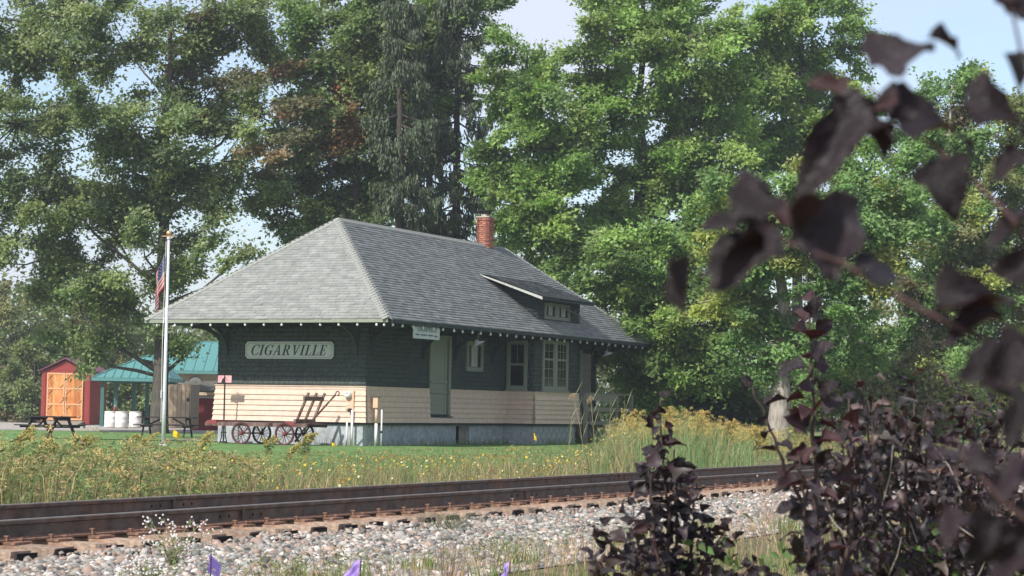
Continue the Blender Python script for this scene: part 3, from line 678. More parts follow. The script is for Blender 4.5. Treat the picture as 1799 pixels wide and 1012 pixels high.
# ------------------------------------------------------------------ lettering: serif capitals built from strokes (unit height)
def glyph(ch):
    S = 'serif'
    def stem(x, w=.17): return [[(x, 0), (x + w, 0), (x + w, 1), (x, 1)]]
    def serif(x0, x1, top): return [[(x0, .95), (x1, .95), (x1, 1), (x0, 1)]] if top else [[(x0, 0), (x1, 0), (x1, .05), (x0, .05)]]
    def arc(cx, cy, rx, ry, tx, ty, a0, a1, n=14):
        out = []
        for i in range(n):
            p, q = math.radians(a0 + (a1 - a0) * i / n), math.radians(a0 + (a1 - a0) * (i + 1) / n)
            out.append([(cx + rx * math.cos(p), cy + ry * math.sin(p)), (cx + rx * math.cos(q), cy + ry * math.sin(q)),
                        (cx + (rx - tx) * math.cos(q), cy + (ry - ty) * math.sin(q)), (cx + (rx - tx) * math.cos(p), cy + (ry - ty) * math.sin(p))])
        return out
    if ch == 'I': return stem(.12) + serif(.0, .41, 0) + serif(.0, .41, 1), .41
    if ch == 'L': return stem(.12) + serif(0, .62, 0) + serif(0, .41, 1) + [[(.57, .05), (.62, .05), (.64, .28), (.60, .28)]], .64
    if ch == 'E': return stem(.12) + serif(0, .64, 0) + serif(0, .62, 1) + [[(.29, .48), (.47, .48), (.47, .53), (.29, .53)], [(.45, .38), (.50, .38), (.50, .63), (.45, .63)],
                         [(.59, .05), (.64, .05), (.67, .28), (.62, .28)], [(.57, .75), (.61, .75), (.63, .95), (.57, .95)]], .67
    if ch == 'V': return [[(.08, .95), (.27, .95), (.47, .0), (.40, .0)], [(.40, .0), (.47, .0), (.72, .95), (.66, .95)], [(0, .95), (.36, .95), (.36, 1), (0, 1)], [(.54, .95), (.82, .95), (.82, 1), (.54, 1)]], .82
    if ch == 'A': return [[(.39, 1), (.47, 1), (.74, .05), (.55, .05)], [(.39, 1), (.43, .92), (.15, .05), (.08, .05)], [(.21, .33), (.62, .33), (.60, .39), (.23, .39)], [(0, 0), (.27, 0), (.27, .05), (0, .05)], [(.46, 0), (.83, 0), (.83, .05), (.46, .05)]], .83
    if ch == 'R': return stem(.12) + serif(0, .41, 0) + [[(0, .95), (.40, .95), (.40, 1), (0, 1)], [(.29, .46), (.42, .46), (.42, .51), (.29, .51)], [(.36, .48), (.53, .48), (.78, .05), (.62, .05)], [(.60, 0), (.84, 0), (.84, .05), (.60, .05)]] + arc(.38, .73, .30, .27, .17, .05, 88, -88), .84
    if ch == 'C': return arc(.47, .5, .45, .52, .18, .05, 50, 310, 20) + [[(.72, .68), (.77, .68), (.80, 1.0), (.75, 1.0)], [(.70, .13), (.76, .10), (.80, .28), (.77, .29)]], .80
    if ch == 'G': return arc(.47, .5, .45, .52, .18, .05, 50, 300, 20) + [[(.72, .68), (.77, .68), (.80, 1.0), (.75, 1.0)], [(.60, .04), (.77, .08), (.77, .43), (.60, .43)], [(.50, .40), (.87, .40), (.87, .45), (.50, .45)]], .87
    return [], .3
def lettering(text, x0, z0, h, width, shear, depth, gap=.10):
    """text as proud strokes in the x-z plane, facing -y"""
    g = [glyph(c) for c in text]; tot = sum(q[1] for q in g) + gap * (len(g) - 1); sx = width / tot / 1.0
    mb = MB(); x = 0; k = 0
    for polys, adv in g:
        for p in polys:
            pts = [(x0 + (x + u) * sx + shear * v * h, -depth - .00012 * (k % 40), z0 + v * h) for u, v in p]; k += 1
            ar = sum(pts[i][0] * pts[(i + 1) % len(pts)][2] - pts[(i + 1) % len(pts)][0] * pts[i][2] for i in range(len(pts)))
            if ar < 0: pts = pts[::-1]
            mb.prism(pts, (0, depth * .8, 0))
        x += adv + gap
    return mb
def notched(w, h, c):
    pts = []
    for sx, sz, a0 in ((1, 1, 0), (0, 1, 90), (0, 0, 180), (1, 0, 270)):
        X, Z = (w if sx else 0), (h if sz else 0)
        ex, ez = (-1 if sx else 1), (-1 if sz else 1)
        A, B = (X, Z + ez * c), (X + ex * c, Z); m_ = (X + ex * c * .62, Z + ez * c * .62)
        pts += [A, m_, B] if a0 in (0, 180) else [B, m_, A]
    return pts
sg = thing('name_sign', 'long pale name board with notched corners reading CIGARVILLE on the sunny end wall', 'sign', sl(-3.90, .02, 2.37), -T)
MB().prism([(x, -.0, z) for x, z in notched(2.87, .48, .07)][::-1], (0, -.04, 0)).build('board', M['signw'], sg)
o_, i_ = [(x + .045, z + .04) for x, z in notched(2.78, .40, .065)], [(x + .053, z + .048) for x, z in notched(2.764, .384, .065)]
bl = MB()
for k in range(len(o_)): bl.prism([(o_[k][0], -.041, o_[k][1]), (o_[(k + 1) % 12][0], -.041, o_[(k + 1) % 12][1]), (i_[(k + 1) % 12][0], -.041, i_[(k + 1) % 12][1]), (i_[k][0], -.041, i_[k][1])], (0, -.002, 0))
bl.build('border_line', M['ink'], sg)
lettering('CIGARVILLE', .16, .095, .295, 2.44, .30, .048).build('lettering', M['ink'], sg)

s2 = thing('hanging_sign', 'small weathered white board reading CIGARVILLE hung under the track side eave', 'sign', sl(1.37, .17, 2.955), math.pi / 2 - T)
MB().prism([(0, 0, .0), (1.50, 0, 0), (1.52, 0, .30), (1.44, 0, .37), (0, 0, .37)], (0, .03, 0)).build('board', M['signw'], s2)
lettering('CIGARVILLE', .20, .20, .15, 1.12, 0, .004, .14).build('lettering', M['ink'], s2)
sm = MB()
for a, b in ((.10, .34), (.40, .74), (.82, 1.12), (1.18, 1.38)):
    x = a
    while x < b: sm.box(x, x + .018, -.003, -.0005, .085 - .012 * (a > 1.1), .125 - .012 * (a > 1.1)); x += .03
sm.build('small_lettering', M['ink'], s2)
for x in (.12, 1.36): MB().beam((x, .015, .37), (x, .015, .27), .05, .02).build('bracket', M['trimg'], s2); 
MB().box(-.12, .14, -.01, .045, .30, .34).build('bracket', M['trimg'], s2)

# ------------------------------------------------------------------ baggage wagon with its rack and tongue
wg = thing('baggage_wagon', 'old flat baggage wagon with red spoked wheels and slatted rack by the sunny wall', 'wagon', sl(-2.3, -1.1, 0), -T)
for k in range(4): MB().box(-1.80, 1.45, -.50 + .25 * k, -.262 + .25 * k, .555, .60).build('deck_plank', M['oldw'], wg)
MB().box(-1.80, 1.45, -.54, -.502, .49, .592).build('side_sill', M['oldw'], wg); MB().box(-1.80, 1.45, .502, .54, .49, .592).build('side_sill', M['oldw'], wg)
for x in (-1.72, .78): MB().box(x, x + .30, -.555, .555, .535, .640).build('end_iron', M['redb'], wg)
def wheel(x, y, r=.30, m='redp'):
    t = MB()
    t._lathe([(r - .045, -.022), (r, -.028), (r, .028), (r - .045, .022), (r - .045, -.022)], 28, Vector((0, 0, 0)), Vector((0, 1, 0)))
    o = t.build('wheel', M[m], wg, False); o.location = (x, y, r)
    h = MB()._lathe([(.001, -.07), (.03, -.07), (.055, -.03), (.055, .03), (.03, .07), (.001, .07)], 12, Vector((0, 0, 0)), Vector((0, 1, 0))); h.build('hub', M['redb'], o)
    s = MB()
    for k in range(14):
        a = 2 * math.pi * k / 14; c_, s_ = math.cos(a), math.sin(a); s.beam((.04 * c_, .02 * (-1) ** k, .04 * s_), ((r - .04) * c_, 0, (r - .04) * s_), .014, .014, (0, 1, 0))
    s.build('spokes', M['redp' if m == 'redp' else 'iron'], o)
for x in (-.60, .78): wheel(x, -.56); wheel(x - .02, .50, .30, 'iron')
for x in (-.60, .78): MB().tube([(x, -.6, .30), (x, .55, .30)], .022, 8).build('axle', M['iron'], wg)
for x in (-.60, .78):
    for y in (-.44, .42):
        for dx in (-.17, .17): MB().beam((x, y, .31), (x + dx, y, .50), .03, .02, (0, 1, 0)).build('axle_stay', M['iron'], wg)
rk = MB()
for y in (-.44, -.02, .40): MB().beam((1.05, y, .60), (1.42, y + .02, 1.42), .055, .06, (0, 1, 0)).build('rack_bar', M['oldw'], wg)
MB().beam((1.355, -.55, 1.27), (1.355, .46, 1.27), .05, .12).build('rack_rail', M['oldw'], wg)
MB().beam((1.09, -.56, .66), (1.09, .46, .66), .07, .10).build('rack_rail', M['oldw'], wg)
MB().tube([(.80, -.05, .10), (1.05, -.05, .40), (2.03, -.05, 1.38)], [.035, .03, .026], 7).build('tongue', M['oldw'], wg)
MB().tube([(2.03, -.05, 1.38)] + [(2.10 + .055 * math.cos(a), -.05, 1.42 + .055 * math.sin(a)) for a in (math.pi, 2.4, 1.6, .8, 0, -.8, -1.6)], .016, 6).build('tongue_hook', M['redp'], wg)

# switch stand with pink target
ss = thing('switch_stand', 'iron switch stand with a faded pink rectangular target in front of the end wall', 'switch stand', sl(-4.20, -.56, 0), -T)
MB().tube([(0, 0, 0), (0, 0, 1.95)], .022, 8).build('pole', M['iron'], ss)
MB().box(-.225, .225, -.012, .012, 1.68, 1.88).build('target', M['pink'], ss)
MB().prism([(-.10, -.014, 1.675), (.02, -.014, 1.675), (.025, -.014, 1.86), (-.02, -.014, 1.82), (-.07, -.014, 1.77)], (0, -.02, 0)).build('spear_mark', M['iron'], ss)
MB().hexa([(-.13, -.12, 0), (.13, -.12, 0), (.13, .12, 0), (-.13, .12, 0), (-.05, -.05, .05), (.05, -.05, .05), (.05, .05, .05), (-.05, .05, .05)]).build('base', M['iron'], ss)
for sx in (-1, 1): MB().tube([(sx * .11, 0, .03), (sx * .06, 0, .18), (sx * .045, 0, .52)], [.02, .018, .018], 6).build('stand_leg', M['iron'], ss)
MB().box(-.09, .09, -.02, .02, .28, .31).build('lever', M['iron'], ss)

# electric meter, conduits, vent pipe
em = thing('electric_meter', 'round white electric meter on a tan board with white conduits by the wall corner', 'electric meter', sl(-.46, -.02, 0), -T)
MB().box(-.12, .14, -.06, .02, .98, 1.50).build('meter_board', M['tanp'], em)
MB()._lathe([(.001, .13), (.06, .125), (.092, .10), (.098, .05), (.098, .0)], 20, Vector((-.02, -.06, 1.40)), Vector((0, -1, 0))).build('dial', M['white'], em, True)
MB().box(-.05, .03, -.190, -.188, 1.41, 1.43).build('register', M['iron'], em)
MB().box(.0, .09, -.13, -.058, .93, 1.02).build('junction_box', M['iron'], em)
MB().tube([(.13, -.10, .0), (.13, -.10, .98)], .035, 10).build('conduit', M['pvc'], em, True)
MB().tube([(-.02, -.12, .0), (-.02, -.12, .66)], .024, 8).build('conduit', M['pvc'], em, True)
MB()._lathe([(.001, .02), (.03, .015), (.035, 0)], 10, Vector((-.05, -.06, 1.13)), Vector((0, -1, 0))).build('tag', M['white'], em)
vp = thing('vent_pipe', 'white vent pipe with tan square cap and thin pipe beside it at the wall corner', 'pipe', sl(.17, .33, 0), -T)
MB().tube([(0, 0, 0), (.0, 0, .62)], .042, 12).build('pipe', M['pvc'], vp, True); MB().tube([(0, 0, .62), (0, 0, 1.06)], .041, 12).build('upper_pipe', M['tanp'], vp, True)
MB().box(-.075, .075, -.075, .075, 1.05, 1.32).build('cap', M['tanp'], vp)
MB().box(-.09, .08, -.085, .08, 1.325, 1.34).build('cap_lid', M['oldw'], vp)
MB().tube([(.13, .07, 0), (.13, .07, 1.0)], .022, 8).build('thin_pipe', M['pvc'], vp, True); MB().tube([(.13, .07, .36), (.13, .07, .42)], .035, 8).build('coupling', M['iron'], vp)

# ------------------------------------------------------------------ flagpole and flag
fpl = thing('flagpole', 'tall silver flagpole with gold ball standing on the lawn left of the station', 'flagpole', (-8.77, 52.08, 0))
MB().tube([(0, 0, 0), (0, 0, .9), (0, 0, 5.25)], [.053, .049, .033], 14).build('pole', M['galv'], fpl, True)
MB().tube([(0, 0, 0), (0, 0, .05)], [.12, .10], 14).build('base_collar', M['galv'], fpl)
MB().tube([(0, 0, 5.25), (0, 0, 5.30), (0, 0, 5.31)], [.05, .05, .03], 12).build('truck', M['galv'], fpl)
MB().beam((-.17, 0, 5.325), (.15, 0, 5.325), .045, .02).build('finial_bar', M['gold'], fpl)
MB()._lathe([(.001, 5.33), (.05, 5.36), (.07, 5.40), (.05, 5.45), (.001, 5.48)], 14, Vector((0, 0, 0)), Vector((0, 0, 1))).build('finial', M['gold'], fpl, True)
MB().tube([(-.07, -.02, .6), (-.085, -.03, 2.5), (-.06, -.02, 5.2)], .007, 4).build('halyard', M['white'], fpl)
MB().beam((-.075, -.05, 1.20), (-.075, -.05, 1.40), .03, .05).build('cleat', M['galv'], fpl)
MB().beam((-.06, -.04, 3.10), (-.06, -.04, 3.24), .03, .05).build('cleat', M['galv'], fpl)

fx, fy_ = -8.77, 52.0
fo = thing('flag', 'limp stars and stripes flag hanging from the silver flagpole', 'flag', (-8.80, 52.05, 4.90))
def fpt(u, v):
    """u along the fly 0..1, v down the hoist 0..1; the cloth hangs down in folds"""
    fold = math.sin(u * 9.5 + v * 1.3) * .055 * min(1, u * 3)
    x = -.05 - u * .20 * (1 - .35 * v) - .05 * math.sin(u * 3.1) - v * u * .02 + fold * .55
    y = -.05 + fold * 1.2 - .05 * u
    z = -v * (.86 - .36 * u) - u * (.98 + .12 * v) + .03 * math.sin(u * 8)
    return (x, y, z)
NU, NV = 40, 26
fl3 = {'fr': MB(), 'fw': MB(), 'fb': MB()}
for i in range(NU):
    for j in range(NV):
        q = [fpt(a / NU, b / NV) for a, b in ((i, j), (i + 1, j), (i + 1, j + 1), (i, j + 1))]
        k = 'fb' if (i < NU * .40 and j < 14) else ('fr' if (j // 2) % 2 == 0 else 'fw')
        fl3[k].poly(q)
fl3['fr'].build('red_stripes', M['fr'], fo, True); fl3['fw'].build('white_stripes', M['fw'], fo, True); fl3['fb'].build('canton', M['fb'], fo, True)
st = MB()
for a in range(6):
    for b in range(5):
        u, v = .035 + .066 * a, .05 + .105 * b
        c = Vector(fpt(u, v)); e1 = (Vector(fpt(u + .02, v)) - c).normalized(); e2 = (Vector(fpt(u, v + .02)) - c).normalized(); nn = e1.cross(e2).normalized() * .006
        for sgn in (1, -1): st.poly([c + nn * sgn + e1 * (.030 if k % 2 == 0 else .013) * math.cos(k * math.pi / 5) + e2 * (.030 if k % 2 == 0 else .013) * math.sin(k * math.pi / 5) for k in range(10)])
st.build('stars', M['fw'], fo)

# survey flags
def marker(name, label, p, h, m, lean, group=None, sz=.09, rz=0, droop=.5):
    t = thing(name, label, 'marker flag', p, rz, group)
    MB().tube([(0, 0, 0), (lean * .5, 0, h * .6), (lean, 0, h)], .0035, 5).build('wire', M['wire'], t)
    n = 7; mb = MB()
    for i in range(n):
        for j in range(4):
            def q(a, b): return (lean + a / n * sz * 1.2, .020 * math.sin(a / n * 6 + b * .5) + .006 * math.sin(b * 2.2), h - b / 4 * sz * (1 - .15 * a / n) - droop * sz * (a / n) ** 1.3)
            mb.poly([q(i, j), q(i + 1, j), q(i + 1, j + 1), q(i, j + 1)])
    mb.build('flag_sheet', m, t, True); return t
marker('survey_flag', 'small yellow survey flag in the grass beside the flagpole base', (*at(300, 783, 52.6)[:2], 0), .40, M['fy'], .04, 'yellow survey flags', .17, -.2)
marker('survey_flag', 'small yellow survey flag standing before the bay foundation', (*at(937, 783, 53.6)[:2], 0), .46, M['fy'], .0, 'yellow survey flags', .15, -1.2)
marker('survey_flag', 'small yellow survey flag in the lawn behind the bottom of the wagon tongue', (*at(582, 783, 53.2)[:2], 0), .14, M['fy'], .0, 'yellow survey flags', .09, -.4)

# ------------------------------------------------------------------ picnic tables
def picnic(label, p, rz, ln=1.85):
    t = thing('picnic_table', label, 'picnic table', p, rz, 'dark picnic tables')
    for k in range(5): MB().box(-ln / 2, ln / 2, -.36 + .147 * k, -.222 + .147 * k, .70, .74).build('top_plank', M['table'], t)
    for y in (-.78, -.64, .50, .64): MB().box(-ln / 2, ln / 2, y, y + .13, .42, .46).build('seat_plank', M['table'], t)
    for x in (-ln / 2 + .28, ln / 2 - .28):
        for s in (-1, 1): MB().beam((x, s * .62, 0), (x, s * .22, .70), .09, .045, (1, 0, 0)).build('leg', M['table'], t)
        MB().box(x - .022, x + .022, -.76, .76, .36, .42).build('cross_brace', M['table'], t)
        MB().box(x - .02, x + .02, -.34, .34, .62, .70).build('top_brace', M['table'], t)
        MB().beam((x, 0, .40), (x * .25, 0, .69), .05, .04, (0, 1, 0)).build('diagonal', M['table'], t)
    return t
q = at(88, 740, 68); picnic('dark picnic table set at an angle in front of the red shed', (q.x, q.y, ground_z(q.x, q.y)), -.62, 1.75)
q = at(294, 740, 75); picnic('dark picnic table beside the big tree trunk behind the flagpole', (q.x, q.y, ground_z(q.x, q.y)), -.10, 2.1)

# ------------------------------------------------------------------ red shed with cedar doors
q = at(113, 747, 110)
sd = thing('garden_shed', 'red wooden shed with orange cedar double doors and maroon roof', 'shed', (q.x, q.y, -.15), -.12)
sw, sdp, eh, ph = 2.62, 3.0, 2.86, 3.46
sb = MB(); sb.prism([(-sw / 2, 0, .05), (sw / 2, 0, .05), (sw / 2, 0, eh), (0, 0, ph), (-sw / 2, 0, eh)], (0, sdp, 0)); sb.build('wall', M['shedred'], sd)
for sx in (-1, 1): MB().box(*sorted((sx * sw / 2 + sx * .012, sx * (sw / 2 - .20))), -.03, .0, .06, eh - .02).build('corner_board', M['shedred'], sd)
for sx in (-1, 1):
    MB().prism([(0, -.18, ph + .08), (sx * (sw / 2 + .16), -.18, eh - .02), (sx * (sw / 2 + .16), -.18, eh + .03), (0, -.18, ph + .14)][::sx], (0, sdp + .36, 0)).build('roof', M['shedroof'], sd)
MB().box(sw / 2 + .001, sw / 2 + .06, -.02, .14, .05, eh - .03).build('corner_board', M['shedred'], sd)
for s in (-1, 1):
    d = MB().box(*sorted((s * .015, s * 1.0)), -.05, -.005, .25, 2.78).build('door', M['cedar'], sd)
    for k in range(6): MB().box(*sorted((s * (.04 + .155 * k), s * (.19 + .155 * k))), -.062, -.05, .26, 2.77).build('plank', M['cedar'], d)
    for z in (.26, 1.06, 1.90, 2.70): MB().box(*sorted((s * .015, s * 1.0)), -.085, -.062, z, z + .085).build('batten', M['pine'], d)
    for x in (.015, .93): MB().box(*sorted((s * x, s * (x + .07))), -.084, -.0625, .345, 2.70).build('stile', M['pine'], d)
    for z0, z1 in ((.345, 1.06), (1.145, 1.90), (1.985, 2.70)):
        for xa, xb in ((.085, .30), (.93, .715)):
            for za, zb in ((z0, z0 + .22), (z1, z1 - .22)): MB().beam((s * xa, -.074, zb), (s * xb, -.074, za), .022, .06, (0, 1, 0)).build('corner_brace', M['pine'], d)
    MB().box(*sorted((s * .06, s * .09)), -.11, -.085, 1.3, 1.5).build('handle', M['iron'], d)
MB().hexa([(-1.1, -1.1, .0), (1.1, -1.1, .0), (1.1, -.06, .0), (-1.1, -.06, .0), (-1.1, -1.1, .04), (1.1, -1.1, .04), (1.1, -.06, .22), (-1.1, -.06, .22)]).build('ramp', M['porch'], sd)

# ------------------------------------------------------------------ teal roofed pavilion and tan building behind
def metal_roof(t, x0, x1, y0, y1, ze, zr, ridge_x0, ridge_x1, seam=.42):
    ym = (y0 + y1) / 2; mb = MB()
    P = lambda x, y, z: (x, y, z)
    mb.poly([P(x0, y0, ze), P(x1, y0, ze), P(ridge_x1, ym, zr), P(ridge_x0, ym, zr)]); mb.poly([P(x1, y0, ze), P(x1, y1, ze), P(ridge_x1, ym, zr)])
    mb.poly([P(x1, y1, ze), P(x0, y1, ze), P(ridge_x0, ym, zr), P(ridge_x1, ym, zr)]); mb.poly([P(x0, y1, ze), P(x0, y0, ze), P(ridge_x0, ym, zr)])
    mb.poly([P(x0, y1, ze - .02), P(x1, y1, ze - .02), P(x1, y0, ze - .02), P(x0, y0, ze - .02)])
    r = mb.build('roof', M['teal'], t); x = x0 + .2
    while x < x1 - .1:
        f = min(1, (x - x0) / max(ridge_x0 - x0, .01), (x1 - x) / max(x1 - ridge_x1, .01))
        MB().beam((x, y0, ze + .02), (x, y0 + (ym - y0) * f, ze + (zr - ze) * f + .02), .035, .045, (0, 0, 1)).build('seam', M['teal'], r); x += seam
    for a, b in (((x0, y0, ze), (ridge_x0, ym, zr)), ((x1, y0, ze), (ridge_x1, ym, zr)), ((ridge_x0, ym, zr), (ridge_x1, ym, zr))):
        MB().beam(Vector(a) + Vector((0, 0, .02)), Vector(b) + Vector((0, 0, .02)), .10, .05).build('hip_cap', M['teal'], r)
    MB().box(x0, x1, y0 - .02, y0 - .001, ze - .17, ze - .01).build('fascia', M['teal'], t); MB().box(x1 + .001, x1 + .02, y0, y1, ze - .17, ze - .01).build('fascia', M['teal'], t); MB().box(x0 - .02, x0 - .001, y0, y1, ze - .17, ze - .01).build('fascia', M['teal'], t)
q = at(161, 672, 104)
pv = thing('picnic_pavilion', 'open pavilion with teal standing seam roof on green posts right of the red shed', 'pavilion', (q.x, q.y, -.15))
PW = 3.95
metal_roof(pv, 0, PW, 0, 4.4, 2.50, 3.68, 2.3, 3.0)
for x, y in ((.50, .35), (1.45, 3.9), (2.15, 3.9), (2.90, 3.9), (PW - .4, 3.9), (PW - .4, .35), (.5, 3.9)):
    MB().box(x - .09, x + .09, y - .09, y + .09, 0, 2.42).build('post', M['tealw'], pv)
MB().box(.3, PW - .3, .28, .42, 2.26, 2.42).build('beam', M['tealw'], pv); MB().box(.3, PW - .3, 3.83, 3.97, 2.26, 2.42).build('beam', M['tealw'], pv)
MB().box(-.1, PW + .1, -.1, 4.5, -.05, .03).build('slab', M['conc'], pv)
q = at(285, 662, 113)
tb = thing('tan_building', 'tan board sided building with teal metal roof behind the station', 'building', (q.x, q.y, -.15))
metal_roof(tb, -1.2, 8, -.5, 5.5, 3.06, 4.75, 1.8, 5.0, .55)
MB().box(-.4, 7.4, 0, 5, 0, 3.0).build('wall', M['tan'], tb)
for k in range(26): MB().box(-.4 + .3 * k, -.36 + .3 * k, -.02, -.001, 0, 2.9).build('batten', M['tan'], tb)
MB().box(.85, 1.25, -.06, -.021, 2.30, 2.54).build('wall_light', M['iron'], tb); MB().box(.90, 1.20, -.075, -.06, 2.34, 2.50).build('light_lens', M['white'], tb)
dk = MB()._lathe([(.36, 0), (.36, .05), (.31, .05), (.31, .02), (.22, .03), (.1, .10), (.001, .11)], 28, Vector((1.85, -.022, 2.36)), Vector((0, -1, 0))); dk.build('round_vent', M['white'], tb)
MB()._lathe([(.37, 0), (.40, 0), (.40, .04), (.37, .04)], 28, Vector((1.85, -.021, 2.36)), Vector((0, -1, 0))).build('vent_ring', M['iron'], tb)
MB().box(2.35, 3.2, -.5, -.02, 2.0, 2.06).build('awning', M['tealw'], tb)

# tan plank hut with shingled gable roof, red wagon body beside it
q = at(296, 755, 95)
oh = thing('plank_hut', 'tan vertical plank hut with small shingled gable roof beside the big trunk', 'hut', (q.x, q.y, -.15), -.25)
MB().box(0, 1.03, 0, 1.0, .1, 2.12).build('frame', M['tan'], oh)
for k in range(5): MB().box(.005 + .206 * k, .195 + .206 * k, -.03, -.001, .12, 2.10 - .01 * (k % 2)).build('plank', M['tan'], oh)
for k in range(4): MB().box(1.031, 1.06, .01 + .25 * k, .24 + .25 * k, .12, 2.10).build('plank', M['tan'], oh)
MB().box(.90, 1.0, -.07, -.03, 1.35, 1.5).build('latch', M['iron'], oh)
q = at(338, 757, 97)
rh = thing('red_hut', 'dark red low hut with mossy shingled gable roof half hidden behind the station corner', 'hut', (q.x, q.y, -.15), .0)
MB().box(-.02, 2.6, 0, 1.6, 0, 1.65).build('wall', M['shedred'], rh)
MB().box(.0, 2.6, -.08, -.02, 1.52, 1.60).build('white_gutter', M['white'], rh)
M['moss'] = mat('mossy_shingles', (.085, .08, .065), .95, 6, .35, .4, 30, second=(.13, .12, .10))
for s in (-1, 1):
    MB().prism([(-.80, .6 + s * 1.1, 1.80), (2.9, .6 + s * 1.1, 1.80), (2.9, .6, 2.28), (-.48, .6, 2.28)][::-s], (0, 0, .05)).build('roof', M['moss'], rh)
MB().prism([(-.68, -.38, 1.81), (-.68, 1.5, 1.81), (-.46, .6, 2.25)], (.04, 0, 0)).build('gable', M['oldw'], rh)

# white drums
def drum(px, label, h=.76, r=.30, Y=100):
    q = at(px, 752, Y); t = thing('drum', label, 'drum', (q.x, q.y, -.13), U(0, 3), 'white drums by the pavilion')
    MB()._lathe([(.001, 0), (r * .93, 0), (r, .06), (r, h * .33), (r * 1.02, h * .35), (r, h * .37), (r, h * .66), (r * 1.02, h * .68), (r, h * .7), (r * .98, h * .95), (r * .9, h), ], 24, Vector((0, 0, 0)), Vector((0, 0, 1))).build('barrel', M['white'], t, True)
    MB()._lathe([(r * .95, h - .02), (r * 1.01, h), (r * 1.01, h + .03), (.001, h + .035)], 24, Vector((0, 0, 0)), Vector((0, 0, 1))).build('lid', M['white'], t)
drum(194, 'white drum nearest the red shed with a red jug on its lid'); drum(213, 'white drum in the middle, under the branch shadows', Y=99.4); drum(237, 'white drum standing apart near the tree trunk', Y=101)
q = at(201, 752, 99.9); jg = thing('fuel_jug', 'small red jug standing on the lid of a white drum', 'jug', (q.x, q.y, .665))
MB()._lathe([(.001, 0), (.08, 0), (.085, .15), (.05, .21), (.02, .23), (.02, .27), (.001, .27)], 12, Vector((0, 0, 0)), Vector((0, 0, 1))).build('body', M['redb'], jg, True); MB()._lathe([(.025, .26), (.025, .30), (.001, .30)], 10, Vector((0, 0, 0)), Vector((0, 0, 1))).build('cap', M['white'], jg)

